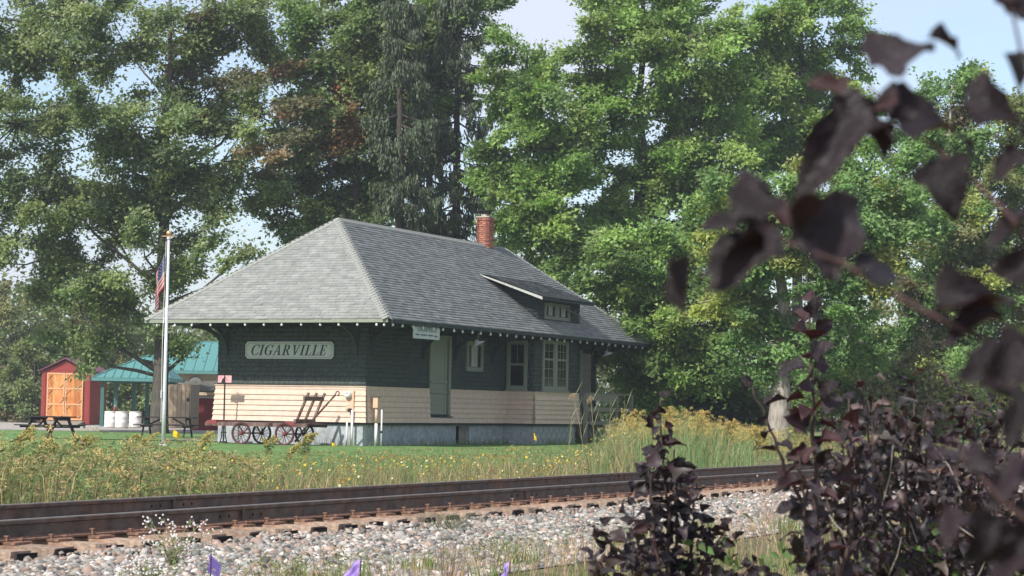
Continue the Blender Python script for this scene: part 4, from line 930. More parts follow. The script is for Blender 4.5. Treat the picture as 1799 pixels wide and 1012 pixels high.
# ------------------------------------------------------------------ trees
def tree(name, label, base, top, tr_, blobs, D, pal, ncl, nlf=120, lsz=.20, seed=1, group='tall trees behind the station', bark='bark', rc=.62, limbs=True, forks=0, droop=0):
    """blobs: (px, py, rx, ry[, palette, weight]) in photograph pixels at distance D"""
    global rng; rng = np.random.default_rng(seed); RR = random.Random(seed)
    lsz *= .84; rc *= .86; nlf = int(nlf * 1.1)
    b = Vector(base); t = thing(name, label, 'tree' if name != 'leafy_shrub' else 'shrub', b, 0, group)
    sc = D / F; B = []
    for q in blobs:
        c = at(q[0], q[1], D + RR.uniform(-1.2, 1.2)) - b; rx, rz = q[2] * sc, q[3] * sc
        B.append((c, rx, min(rx, rz * 1.2, 4.0), rz, q[4] if len(q) > 4 and q[4] else pal, q[5] if len(q) > 5 else 1))
    tk = MB(); tp = Vector(top) - b
    n = 9; axis = [Vector((tp.x * f, tp.y * f, tp.z * f)) + Vector((RR.uniform(-.12, .12), RR.uniform(-.1, .1), 0)) * min(1, f * 4) * tr_ * 2.5 for f in [i / n for i in range(n + 1)]]
    axis[0].z = -.4
    tk.tube([axis[0], Vector((0, 0, .25))] + axis[1:], [tr_ * 1.5, tr_ * 1.12] + [tr_ * (1 - .88 * i / n) for i in range(1, n + 1)], 10)
    P = []; Cc = []; segs = []; OD = []; SZ = []
    wts = np.array([q[1] * q[3] * q[5] for q in B]); cnt = rng.multinomial(ncl, wts / wts.sum())
    for (c, rx, ry, rz, pl, w_), k in zip(B, cnt):
        hd = math.hypot(c.x, c.y)
        z0 = min(max(c.z - hd * RR.uniform(.55, .9) - rz * .3, tp.z * .12), tp.z * .86); f = z0 / tp.z
        i0 = min(int(f * n), n - 1); st_ = axis[i0].lerp(axis[i0 + 1], f * n - i0)
        mid = st_.lerp(c, .5) + Vector((RR.uniform(-.3, .3), RR.uniform(-.3, .3), -.12 * hd * (1 if droop == 0 else -1)))
        path = [st_, st_.lerp(mid, .5) + Vector((0, 0, .05)), mid, mid.lerp(c, .55) + Vector((RR.uniform(-.2, .2), 0, .1)), c + Vector((0, 0, rz * .3))]
        r0 = tr_ * RR.uniform(.22, .36) * (1 - .5 * f)
        if limbs: tk.tube(path, [r0, r0 * .85, r0 * .65, r0 * .45, r0 * .2], 6)
        for _ in range(max(2, int(k / 2.5))):          # boughs: sprays strung along an outward twig
            v = rng.normal(size=3); v /= np.linalg.norm(v); r = .90 * rng.random() ** .5
            p = np.array([c.x + v[0] * rx * r, c.y + v[1] * ry * r, c.z + v[2] * rz * r])
            d = np.array([v[0], v[1] * .8, v[2] * .5 + .28]) + rng.normal(size=3) * .38; d /= np.linalg.norm(d)
            LB = rng.uniform(.9, 2.1) * (rc / .6); a = min(path[1:], key=lambda z: (z - Vector(p)).length); segs.append((a, Vector(p), r0, Vector(p + d * LB)))
            pc = np.array(pl[rng.integers(len(pl))]) * rng.uniform(.95, 1.5)
            for j in range(5):
                f = j / 4; q = p + d * LB * f + np.array([0, 0, -.22 * LB * f * f]) + rng.normal(size=3) * .12
                if q[2] + b.z < .35: q[2] = .35 - b.z + rng.random() * .4
                P.append(q); Cc.append(pc * rng.uniform(.9, 1.1)); OD.append(d); SZ.append(1.1 - .45 * f)
    tk.build('trunk', M[bark], t, True)
    tw = MB()
    for a, p, r0, e in segs:
        m_ = a.lerp(p, .5) + Vector((RR.uniform(-.2, .2), RR.uniform(-.2, .2), RR.uniform(-.25, .1))); tw.tube([a, m_, p, e], [min(.05, r0 * .45), .032, .022, .006], 4)
    if tw.v: tag(tw.build('branches', M[bark], t), kind='stuff')
    P = np.array(P); Cc = np.array(Cc); N = len(P) * nlf
    OD = np.array(OD)[:, None]; rcs = rc * (np.array(SZ) * rng.uniform(.75, 1.2, len(P)))[:, None, None]
    nrm = unit(rng.normal(size=(len(P), 1, 3)) * .35 + np.array([-.22, -.42, .85]))
    off = unit(rng.normal(size=(len(P), nlf, 3))) * rng.random((len(P), nlf, 1)) ** .5 * rcs * np.where(rng.random((len(P), nlf, 1)) < .30, 2.1, 1.15)
    off = off - nrm * (off * nrm).sum(-1, keepdims=True) * .62 + OD * (off * OD).sum(-1, keepdims=True) * .35
    if droop: off[..., 2] = off[..., 2] * 1.2 - droop * rng.random((len(P), nlf))
    X = (P[:, None] + off).reshape(-1, 3)
    Dn = unit(off.reshape(-1, 3) * [1, 1, .5] + np.repeat(OD, nlf, 1).reshape(-1, 3) * .5 + rng.normal(size=(N, 3)) * .45 + np.array([.12, 0, -.3 - droop]))
    Nn = unit(np.repeat(nrm, nlf, 1).reshape(-1, 3) + rng.normal(size=(N, 3)) * .45)
    col = np.repeat(Cc, nlf, 0) * rng.uniform(.7, 1.3, (N, 1)) * rng.uniform(.93, 1.07, (N, 3))
    L = lsz * rng.uniform(.65, 1.3, N)
    bag = Bag(); bag.add(tri_leaf_arrays(X, Dn, Nn, L, L * .85), col); bag.build('crown', M['leaf'], t)
    return t
MAP = [(0.15, 0.2, 0.085), (0.133, 0.182, 0.077), (0.181, 0.224, 0.089), (0.16, 0.205, 0.073)]
RED = [(.30, .12, .085), (.24, .11, .075), (.26, .16, .08), (.14, .13, .06)]
BRW = [(0.174, 0.123, 0.065), (0.123, 0.123, 0.058), (0.145, 0.131, 0.065)]
BRT = [(0.163, 0.256, 0.062), (0.186, 0.279, 0.078), (0.132, 0.217, 0.054), (0.217, 0.295, 0.085)]
MID = [(0.12, 0.188, 0.054), (0.098, 0.158, 0.048), (0.143, 0.21, 0.063)]
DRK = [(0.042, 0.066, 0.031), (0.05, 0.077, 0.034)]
WAL = [(0.128, 0.217, 0.068), (0.158, 0.247, 0.075), (0.105, 0.18, 0.06), (0.255, 0.285, 0.075)]
OLV = [(0.176, 0.203, 0.074), (0.135, 0.169, 0.068), (0.203, 0.203, 0.095), (0.155, 0.135, 0.074)]
def gb(px, Y, dz=0): q = at(px, 745, Y); return Vector((q.x, q.y, ground_z(q.x, q.y) + dz))
def up(px, py, Y): return at(px, py, Y)

tree('maple_tree', 'broad dark maple with reddening twigs filling the left of the view, thick trunk behind flagpole', gb(279, 84), up(300, -60, 84), .36,
     [(50, 70, 140, 110), (190, 50, 120, 100), (330, 50, 110, 80), (440, 50, 80, 70, MAP + MAP + BRW), (30, 250, 130, 110), (160, 220, 120, 100), (290, 210, 100, 80), (385, 150, 45, 45, RED + MAP, 1.0), (430, 250, 70, 80, MAP + BRW),
      (50, 400, 130, 90), (180, 380, 110, 80), (300, 340, 80, 60), (420, 340, 70, 50, MAP + BRW), (100, 500, 130, 60), (215, 520, 90, 60), (330, 470, 50, 40), (220, 600, 60, 25), (285, 130, 60, 60), (270, 300, 60, 60), (265, 420, 60, 50), (350, 290, 50, 50), (440, 435, 45, 28), (340, 615, 55, 22), (130, 590, 70, 30), (470, 150, 50, 55, MAP + BRW + MAP, .8), (250, 440, 70, 50)],
     84, MAP, 610, 130, .18, 3, rc=.62)
tree('oak_tree', 'leafy green tree with one rust red branch rising behind the front of the station roof', gb(615, 88), up(640, -90, 88), .30,
     [(560, 40, 80, 70), (660, 30, 90, 70), (740, 70, 60, 80), (540, 140, 60, 60), (630, 140, 90, 70), (580, 210, 48, 28, RED, 2.6), (560, 265, 70, 35, RED + MAP), (640, 230, 70, 60), (555, 330, 70, 50, MAP + BRW), (630, 340, 60, 50), (520, 400, 50, 40, BRW + MAP + MAP), (590, 390, 60, 40), (815, 10, 40, 35), (700, 150, 60, 60), (690, 260, 50, 60), (760, 190, 50, 50, None, .5)],
     88, MAP + MID, 450, 130, .20, 5, rc=.62)
tree('maple_tree', 'green maple of pointed crown between the dark spruces and the tallest bright maple', gb(935, 82), up(925, 95, 82), .24,
     [(905, 98, 20, 26), (912, 150, 42, 44), (940, 200, 65, 55), (920, 280, 65, 60), (960, 330, 70, 50), (945, 400, 65, 45), (990, 260, 50, 50), (1000, 440, 60, 40), (960, 480, 40, 25)], 82, BRT + MID, 240, 130, .19, 8, rc=.55)
tree('maple_tree', 'tallest bright yellow green maple above the far end of the station', gb(1120, 86), up(1130, -120, 86), .36,
     [(1085, 0, 55, 50), (1160, 0, 105, 60), (1035, 105, 42, 38), (1100, 90, 90, 70), (1210, 80, 90, 70), (1040, 160, 80, 60), (1150, 180, 110, 70), (1260, 170, 80, 70), (1060, 260, 90, 60), (1180, 290, 110, 70), (1120, 370, 100, 60), (1260, 290, 70, 70), (1050, 380, 50, 50), (1250, 390, 90, 60), (1150, 450, 90, 50)],
     86, BRT, 440, 130, .19, 12, rc=.58)
tree('maple_tree', 'bright green maple with ragged windblown top against the blue sky', gb(1400, 92), up(1410, -100, 92), .32,
     [(1430, -10, 60, 50), (1380, 40, 70, 60), (1455, 60, 45, 55), (1340, 90, 70, 60), (1430, 130, 70, 50), (1370, 180, 90, 60), (1460, 200, 50, 50), (1320, 230, 70, 60), (1420, 260, 90, 60)],
     92, BRT, 260, 130, .20, 15, rc=.58)
tree('maple_tree', 'low dense maple with bright fresh leaves right of the porch', gb(1150, 72), up(1150, 470, 72), .20,
     [(1100, 610, 50, 50), (1150, 560, 70, 50), (1110, 680, 55, 40), (1190, 630, 60, 60), (1190, 500, 70, 50), (1090, 520, 40, 40), (1240, 560, 60, 60), (1250, 660, 50, 50), (1130, 440, 50, 30)], 72, MID + BRT, 270, 130, .17, 18, rc=.5, group='lower trees right of the station')
WALB = [(1330, 440, 80, 60), (1440, 480, 90, 70), (1390, 390, 90, 60), (1540, 430, 90, 70), (1470, 350, 90, 60), (1300, 520, 60, 50), (1560, 330, 80, 60), (1330, 600, 50, 40), (1480, 580, 80, 50), (1270, 380, 50, 50)]
tree('walnut_tree', 'spreading feathery leaved tree on a thick pale trunk right of the station', gb(1366, 62), up(1380, 330, 62), .36, WALB, 62, WAL, 330, 120, .15, 21, bark='pale_bark', rc=.42, group='lower trees right of the station')
tree('walnut_tree', 'feathery tree at the far right with its top against the pale sky', gb(1670, 78), up(1670, 150, 78), .24,
     [(1690, 150, 60, 40), (1650, 200, 70, 50), (1740, 210, 60, 50), (1620, 290, 80, 60), (1710, 300, 90, 60), (1790, 300, 60, 60), (1650, 400, 90, 60), (1750, 410, 80, 70), (1690, 510, 110, 70), (1800, 520, 80, 80), (1600, 520, 70, 70), (1620, 620, 90, 50), (1740, 620, 80, 50)], 78, WAL + OLV, 420, 120, .18, 24, bark='pale_bark', rc=.52, group='lower trees right of the station')
for i, (px, py, rx, ry, D_, pl, lb) in enumerate([(1480, 670, 70, 50, 68, WAL, 'round green bush behind the pale trunk'), (1590, 690, 80, 45, 66, OLV, 'yellowish bush behind the purple shrubs'), (1720, 690, 90, 50, 70, WAL, 'green bush at the right edge behind the purple shrubs'),
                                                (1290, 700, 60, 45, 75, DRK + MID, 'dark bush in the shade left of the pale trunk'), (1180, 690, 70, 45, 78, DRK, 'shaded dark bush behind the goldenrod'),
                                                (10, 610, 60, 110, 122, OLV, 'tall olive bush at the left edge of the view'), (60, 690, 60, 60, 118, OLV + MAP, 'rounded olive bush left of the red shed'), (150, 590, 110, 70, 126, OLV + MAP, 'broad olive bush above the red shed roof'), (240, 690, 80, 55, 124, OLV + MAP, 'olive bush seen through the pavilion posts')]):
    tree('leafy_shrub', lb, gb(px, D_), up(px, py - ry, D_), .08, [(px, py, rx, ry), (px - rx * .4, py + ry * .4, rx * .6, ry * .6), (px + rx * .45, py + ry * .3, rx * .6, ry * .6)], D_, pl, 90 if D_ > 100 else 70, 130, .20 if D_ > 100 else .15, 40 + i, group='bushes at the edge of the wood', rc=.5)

def spruce(label, px, Y, top_py, hw_, seed):
    global rng; rng = np.random.default_rng(seed); RR = random.Random(seed)
    b = gb(px, Y); tp = up(px + 4, top_py, Y) - b; t = thing('spruce_tree', label, 'tree', b, 0, 'dark spruces behind the station')
    tk = MB(); tk.tube([(0, 0, -.3), (0, 0, .3), tp * .5, tp], [.36, .28, .17, .03], 9)
    P = []; Dn = []; wsc = Y / F
    z = 2.2
    while z < tp.z - .3:
        f = z / tp.z; L = hw_ * wsc * (1 - f) ** .55 * RR.uniform(.65, 1.1) + .3
        for _ in range(3):
            a = RR.uniform(0, 6.28); d = Vector((math.cos(a), math.sin(a), 0)); o = Vector((tp.x * f, tp.y * f, z))
            pts = [o + d * L * s + Vector((0, 0, L * (-.42 * s + .30 * s * s * s))) for s in (0, .3, .6, .85, 1)]
            tk.tube(pts, [.05, .04, .028, .016, .006], 4)
            if RR.random() < .12: continue
            n = int(8 + 17 * L)
            s = rng.uniform(.18, 1, n) ** .8
            for q in s:
                i = min(int(q * 4), 3); p = pts[i].lerp(pts[i + 1], q * 4 - i)
                sd_ = RR.uniform(-.28, .28) * (1.2 - q * .5)
                side = Vector((-d.y, d.x, 0)) * sd_
                m = RR.randint(5, 9); hang = RR.uniform(.25, .75) * (1 if q < .9 else .5)
                for k in range(m): P.append(p + side * (1 + .15 * k / m) + Vector((RR.uniform(-.04, .04), RR.uniform(-.04, .04), -hang * k / m))); Dn.append((d.x * .25 + RR.uniform(-.35, .35), d.y * .25 + RR.uniform(-.35, .35), -1))
        z += RR.uniform(.30, .46)
    tk.build('trunk', M['spruce_bark'], t, True)
    P = np.array(P); Dn = unit(np.array(Dn)); n = len(P)
    col = np.array([(.095, .128, .072)]) * rng.uniform(.65, 1.4, (n, 1)) * rng.uniform(.92, 1.08, (n, 3))
    bag = Bag(); bag.add(leaf_arrays(P, Dn, rng.normal(size=(n, 3)) + [-.3, -.6, .3], rng.uniform(.14, .26, n), rng.uniform(.05, .09, n)), col); bag.build('crown', M['leaf'], t)
spruce('dark drooping spruce with bare lower twigs left of the chimney', 700, 84, -110, 95, 31)
spruce('dark drooping spruce rising directly behind the brick chimney', 800, 87, -90, 100, 32)
spruce('thin dark spruce between the two taller ones', 752, 95, -40, 80, 33)

# far wood that closes the horizon
rng = np.random.default_rng(77)
bag = Bag()
n = 2900; x = rng.uniform(-42, 46, n); y = rng.uniform(128, 150, n); hmax = 5.2 + 2.6 * (x < -8) + 1.6 * np.sin(x * .35) + rng.uniform(-.8, .8, n)
P = np.stack([x, y, rng.random(n) ** .8 * hmax - .2], -1); k = 26
off = rng.normal(size=(n, k, 3)) * [.75, .6, .5]; X = (P[:, None] + off).reshape(-1, 3); X[:, 2] = np.maximum(X[:, 2], -.1)
cl = np.array(OLV + MAP + MID)[rng.integers(0, 11, n)] * rng.uniform(.6, 1.1, (n, 1))
bag.add(leaf_arrays(X, rng.normal(size=(n * k, 3)) + [0, 0, -.5], rng.normal(size=(n * k, 3)) + [-.4, -.7, .9], rng.uniform(.3, .5, n * k), rng.uniform(.22, .36, n * k)), np.repeat(cl, k, 0) * rng.uniform(.75, 1.25, (n * k, 1)))
tag(bag.build('far_woodland', M['leaf']), kind='stuff')

# ------------------------------------------------------------------ grass, weeds and flowers
rng = np.random.default_rng(101); R = random.Random(5)
YTOP = ([-400, 0, 120, 250, 330, 400, 450, 600, 1000, 1040, 1100, 1200, 1290, 1400, 2300], [750, 748, 760, 764, 764, 786, 800, 798, 795, 775, 728, 716, 738, 752, 750])
def px_of(x, y): return CX + F * x / np.maximum(y, 1)
def veg_points(n, s0, s1, o0, o1, pmin, pmax, pw=1.0):
    s = s0 + (s1 - s0) * rng.random(n) ** pw; o = rng.uniform(o0, o1, n); xy = tr_np(s, o); p = px_of(xy[:, 0], xy[:, 1])
    ok = (p > pmin) & (p < pmax); z = terrain(s, o)
    P = np.concatenate([xy, z[:, None]], -1)[ok]
    yt = np.interp(p[ok], *YTOP); yh = 720.4 + .017 * (p[ok] - CX); D = P[:, 1]
    so, oo = s[ok], o[ok]
    cl = .78 + .26 * np.sin(so * 1.9 + oo * .8) * np.sin(oo * 2.3 - so * .7) + .2 * np.sin(so * 4.3 + 1.7 * oo + 1) * np.sin(oo * 5.1 + so)
    hm = np.clip((H - (yt - yh) / F * D - P[:, 2]) * np.clip(cl, .25, 1.25), .08, 1.5)
    return P, p[ok], hm
def meadow(name, n, s0, s1, o0, o1, pmin, pmax, cols, wts, wd, hlo=.35, hhi=1.0, leaves=0, lsz=.06, plume=0, plc=(.34, .27, .08), pw=1.0, lean=.22, lc=None, hp=1.0):
    P, p, hm = veg_points(n, s0, s1, o0, o1, pmin, pmax, pw); k = len(P); bag = Bag()
    h = hm * (hlo + (hhi - hlo) * rng.random(k) ** hp)
    c = np.array(cols)[rng.choice(len(cols), k, p=np.array(wts) / np.sum(wts))] * rng.uniform(.7, 1.3, (k, 1))
    ln = rng.normal(size=(k, 2)) * (h * lean)[:, None]
    bag.add(blade_arrays(P, h, wd * rng.uniform(.6, 1.4, k), ln), c)
    if leaves:                                   # small leaves up the stem
        f = rng.uniform(.25, 1.0, (k, leaves)); X = P[:, None] + np.stack([ln[:, None, 0] * f ** 1.6, ln[:, None, 1] * f ** 1.6, h[:, None] * f], -1)
        m = k * leaves; lcol = np.array(lc or cols)[rng.integers(0, len(lc or cols), k)]
        bag.add(leaf_arrays(X.reshape(-1, 3), rng.normal(size=(m, 3)) * [1, 1, .45] + [0, 0, .25], rng.normal(size=(m, 3)) * .5 + [-.2, -.3, .8], lsz * rng.uniform(.5, 1.3, m), lsz * .32), np.repeat(lcol, leaves, 0) * rng.uniform(.7, 1.3, (m, 1)))
    if plume:                                    # goldenrod heads: arching rows of tiny florets
        q = rng.random(k) < plume; Q = P[q] + np.concatenate([ln[q], h[q][:, None]], -1) * [1, 1, .97]; kk = len(Q); nb = 34
        d = unit(np.concatenate([rng.normal(size=(kk, 2)) + [.5, 0], np.zeros((kk, 1))], -1)); L = rng.uniform(.10, .24, kk)
        f = rng.random((kk, nb)); X = Q[:, None] + d[:, None] * (L[:, None] * f)[..., None] + np.array([0, 0, 1]) * (L[:, None] * (.75 * f - .75 * f ** 2 * 1.3 - .35 * (1 - f)))[..., None] + rng.normal(size=(kk, nb, 3)) * .016
        m = kk * nb; bag.add(leaf_arrays(X.reshape(-1, 3), rng.normal(size=(m, 3)) + [.3, 0, .2], rng.normal(size=(m, 3)) + [-.3, -.5, .8],   .027 * rng.uniform(.6, 1.4, m), .013), np.repeat(vary(plc, kk, .3, .12), nb, 0) * rng.uniform(.7, 1.3, (m, 1)))
    return tag(bag.build(name, M['weed']), kind='stuff')
GRN = [(.13, .20, .07), (.165, .225, .08), (.215, .245, .11), (.105, .165, .07)]
TANS = [(.36, .28, .15), (.27, .19, .12), (.28, .27, .12), (.40, .33, .18)]
meadow('lawn_grass', 40000, 34, 66, 8.5, 19, -100, 1300, [(.12, .26, .06), (.16, .30, .075), (.10, .21, .055)], [1, 1, 1], .012, .05, .16, lean=.5)
meadow('goldenrod_bank', 15000, 10, 46, 2.7, 10.5, -250, 470, GRN + TANS, [3, 3, 2, 3, 1.5, 2, 2, 1], .010, .35, 1.0, 6, .085, .22, (.44, .38, .16), 1.0, .22, GRN + TANS[:3] + [(.17, .21, .085)], 1.3)
meadow('goldenrod_bank', 9000, 10, 40, 2.6, 6, -250, 470, TANS + GRN, [2, 2, 2, 1, 2, 1, 1, 1], .008, .3, .8, 0, pw=1.0, lean=.35)
meadow('wildflower_meadow', 14000, 18, 62, 2.7, 11, 400, 1120, GRN + TANS, [3, 3, 2, 2, 1, 1, 1, 1], .009, .25, .95, 3, .05, .04, (.38, .27, .08), 1.0, .25, GRN + TANS[:2], 1.6)
meadow('wildflower_meadow', 3000, 34, 62, 9, 14.5, 330, 1120, GRN + TANS, [2, 2, 1, 2, 1, 1, 1, 1], .010, .3, 1.2, 3, .05, .05, (.45, .34, .12), 1.0, .25, GRN + TANS[:2], 1.2)
meadow('wildflower_meadow', 15000, 18, 56, 2.6, 7, 400, 1120, TANS + GRN, [3, 3, 2, 3, 1, 1, 1, 1], .008, .2, 1.0, 0, lean=.35, hp=1.2)
meadow('reed_grass', 15000, 30, 66, 2.8, 13, 1030, 1330, [(.17, .25, .10), (.13, .21, .08), (.22, .27, .13), (.30, .27, .13)], [3, 3, 2, 1], .016, .4, .92, 0, lean=.35, hp=1.2)
meadow('tall_goldenrod', 6500, 40, 70, 7, 15, 1075, 1420, GRN + TANS, [2, 2, 2, 1, 1, 1, 2, 1], .012, .6, 1.0, 3, .08, .55, (.52, .40, .15), 1.0, .14, GRN + [(.30, .26, .12)])
meadow('tall_goldenrod', 7000, 36, 80, 3, 16, 1250, 2100, TANS + GRN, [2, 2, 2, 2, 2, 2, 1, 1], .012, .3, .8, 3, .06, .15, (.38, .29, .10), 1.0, .2)
bag = Bag(); k = 900                             # tufts the mower missed along the walls
u = rng.random(k) * 17; P = np.array([sl(-a_ * .3 - .0, -.12 - b_ * .25) if a_ < 16 * .3 + 0 and c_ < .3 else sl(.08 + b_ * .2 + (1.02 if 8.7 < a_ < 12.2 else 0), min(a_, 15.9)) for a_, b_, c_ in zip(u, rng.random(k), rng.random(k))])
hh = rng.uniform(.06, .26, k) ** 1.0; bag.add(blade_arrays(P, hh, .012, rng.normal(size=(k, 2)) * .05), vary((.17, .24, .08), k, .35)); tag(bag.build('wall_weeds', M['weed']), kind='stuff')
# yellow and white flower heads
P, p, hm = veg_points(2600, 16, 58, 2.8, 9, 300, 1120); q = rng.random(len(P)) < .12 + .75 * np.clip(np.sin(P[:, 0] * 1.7 + P[:, 1] * .9) * np.sin(P[:, 1] * 1.3 - P[:, 0] * .8), 0, 1); P, p, hm = P[q], p[q], hm[q]; k = len(P); P = P.copy(); P[:, 2] += hm * rng.uniform(.25, 1.0, k)
bag = Bag(); a = np.linspace(0, 2 * np.pi, 7)[:-1]; r = rng.uniform(.010, .022, k)
nn = unit(rng.normal(size=(k, 3)) * .4 + [-.2, -.8, .6]); u = unit(np.cross(nn, [0.1, 0, 1.])); v = np.cross(nn, u)
V = P[:, None] + (u[:, None] * np.cos(a)[None, :, None] + v[:, None] * np.sin(a)[None, :, None]) * r[:, None, None]
fi = np.array([(0, 1, 2), (0, 2, 3), (0, 3, 4), (0, 4, 5)]); fc = np.array([(.75, .50, .05), (.72, .58, .20), (.70, .62, .40), (.62, .40, .05)])[rng.choice(4, k, p=[.4, .25, .2, .15])]
bag.add((V.reshape(-1, 3), (fi[None] + np.arange(k)[:, None, None] * 6).reshape(-1, 3)), np.repeat(fc, 6, 0)); tag(bag.build('yellow_flowers', M['petal']), kind='stuff')

# foreground grass on the near side of the ballast
def fore(name, n, s0, s1, o0, o1, cols, wts, h0, h1, wd, clump=0, lean=.35, leaves=0):
    s = rng.uniform(s0, s1, n); o = rng.uniform(o0, o1, n)
    if clump:
        cs, co_ = rng.uniform(s0, s1, clump), rng.uniform(o0, o1, clump); j = rng.integers(0, clump, n); s = cs[j] + rng.normal(size=n) * .13; o = co_[j] + rng.normal(size=n) * .10
    P = np.concatenate([tr_np(s, o), terrain(s, o)[:, None]], -1); h = rng.uniform(h0, h1, n) * np.clip((-1.6 - o) / 1.4, .35, 1.2)
    c = np.array(cols)[rng.choice(len(cols), n, p=np.array(wts) / np.sum(wts))] * rng.uniform(.7, 1.25, (n, 1)); bag = Bag()
    ln = rng.normal(size=(n, 2)) * (h * lean)[:, None]
    bag.add(blade_arrays(P, h, wd * rng.uniform(.6, 1.4, n), ln), c)
    if leaves:
        f = rng.uniform(.2, 1, (n, leaves)); m = n * leaves; X = P[:, None] + np.stack([ln[:, None, 0] * f, ln[:, None, 1] * f, h[:, None] * f], -1)
        bag.add(leaf_arrays(X.reshape(-1, 3), rng.normal(size=(m, 3)) + [0, 0, .2], rng.normal(size=(m, 3)) + [-.2, -.3, .8], rng.uniform(.02, .05, m), .014), np.repeat(c, leaves, 0))
    return tag(bag.build(name, M['weed']), kind='stuff')
DRY = [(.42, .30, .20), (.46, .37, .22), (.36, .22, .16), (.30, .24, .13)]
fore('dry_grass', 13000, 9, 30, -7.5, -2.85, DRY, [3, 3, 2, 2], .06, .24, .006)
fore('dry_grass', 600, 9.5, 26, -2.9, -2.1, DRY + GRN[:2], [2, 2, 2, 2, 1, 1], .06, .20, .005, 70)
fore('green_tufts', 5000, 9.5, 26, -6.5, -2.5, [(.14, .22, .05), (.20, .26, .07), (.10, .17, .05)], [1, 1, 1], .06, .22, .008, 60)
fore('green_tufts', 260, 9.5, 17, -2.9, -2.0, [(.16, .20, .08), (.22, .24, .10), (.30, .26, .13)], [1, 1, 1], .10, .30, .004, 26, .3, 4)

# ------------------------------------------------------------------ single plants
rng = np.random.default_rng(202); R = random.Random(9)
def plume_plant(name, label, px, Y, h, lean, group, plc=(.50, .43, .16), n=1, ph=.42):
    q = gb(px, Y); t = thing(name, label, 'plant', q, 0, group); bag = Bag(); sm = MB()
    for k in range(n):
        hh = h * U(.78, 1.0); dx, dy = lean + U(-.18, .18), U(-.15, .15); b0 = Vector((U(-.1, .1), U(-.1, .1), -.05))
        pts = [b0 + Vector((dx * f ** 2, dy * f ** 2, hh * (f - .12 * f ** 4))) for f in (0, .3, .6, .85, 1)]
        sm.tube(pts, [.008, .007, .006, .004, .003], 4)
        m = 70; f = rng.uniform(.12, .92, m); X = np.stack([b0.x + dx * f ** 2, b0.y + dy * f ** 2, b0.z + hh * (f - .12 * f ** 4)], -1)
        a = rng.uniform(0, 6.28, m); D_ = np.stack([np.cos(a), np.sin(a), rng.uniform(-.3, .5, m)], -1)
        bag.add(leaf_arrays(X, D_, rng.normal(size=(m, 3)) * .3 + [-.2, -.3, .9], .11 * (1.15 - f * .7), .022), vary((.13, .18, .055), m))
        for br in range(11):                        # arching side branches of the head
            f0 = 1 - ph * br / 11; base = np.array([b0.x + dx * f0 ** 2, b0.y + dy * f0 ** 2, b0.z + hh * (f0 - .12 * f0 ** 4)])
            a = R.uniform(0, 6.28); d = np.array([math.cos(a) * .8 + np.sign(lean or 1) * .5, math.sin(a) * .8, .0]); L = (.05 + .15 * br / 11) * U(.8, 1.3) * h / .9
            m = 34; f = rng.random(m); X = base + d * (L * f)[:, None] + np.array([0, 0, 1]) * (L * (.7 * f - .75 * f * f))[:, None] + rng.normal(size=(m, 3)) * .010
            bag.add(leaf_arrays(X, rng.normal(size=(m, 3)) + [0, 0, .4], rng.normal(size=(m, 3)) + [-.3, -.5, .8], .030, .015), vary(plc, m, .35, .1))
    sm.build('stems', M['cut'], t); bag.build('foliage', M['weed'], t)
for k, (px, Y, h, ln, n, lb) in enumerate([(28, 34, .80, .18, 5, 'clump of goldenrod at the left edge below the olive bushes'), (130, 33, .70, .22, 4, 'goldenrod clump in front of the left picnic table'), (225, 36, .66, .30, 5, 'goldenrod clump arching below the white drums'),
        (352, 33, .88, .10, 2, 'tall lone goldenrod in front of the gap left of the station'), (500, 35, .64, .06, 2, 'goldenrod standing before the right wagon wheels'), (60, 28, .72, .2, 4, 'low goldenrod clump close to the rail at far left'), (300, 30, .58, .15, 3, 'goldenrod left of the tall lone one, before the flagpole'), (533, 44, .66, .05, 4, 'brown goldenrod clump hiding the right wagon wheels'), (470, 45, .50, .04, 3, 'low weedy clump in front of the middle of the wagon')]):
    plume_plant('goldenrod', lb, px, Y, h, ln, 'goldenrod plants left of the station', n=n)
for k, (px, Y, h, lb) in enumerate([(1105, 52, 1.35, 'tall yellow goldenrod right beside the porch post'), (1165, 50, 1.45, 'tallest yellow goldenrod behind the purple spire'), (1225, 51, 1.4, 'tall goldenrod right of the purple spire'), (1280, 52, 1.15, 'shorter goldenrod left of the pale trunk'), (1330, 50, 1.0, 'low goldenrod just in front of the pale trunk')]):
    plume_plant('goldenrod', lb, px, Y, h, .06, 'tall goldenrods by the porch', (.56, .43, .15), 7, .6)
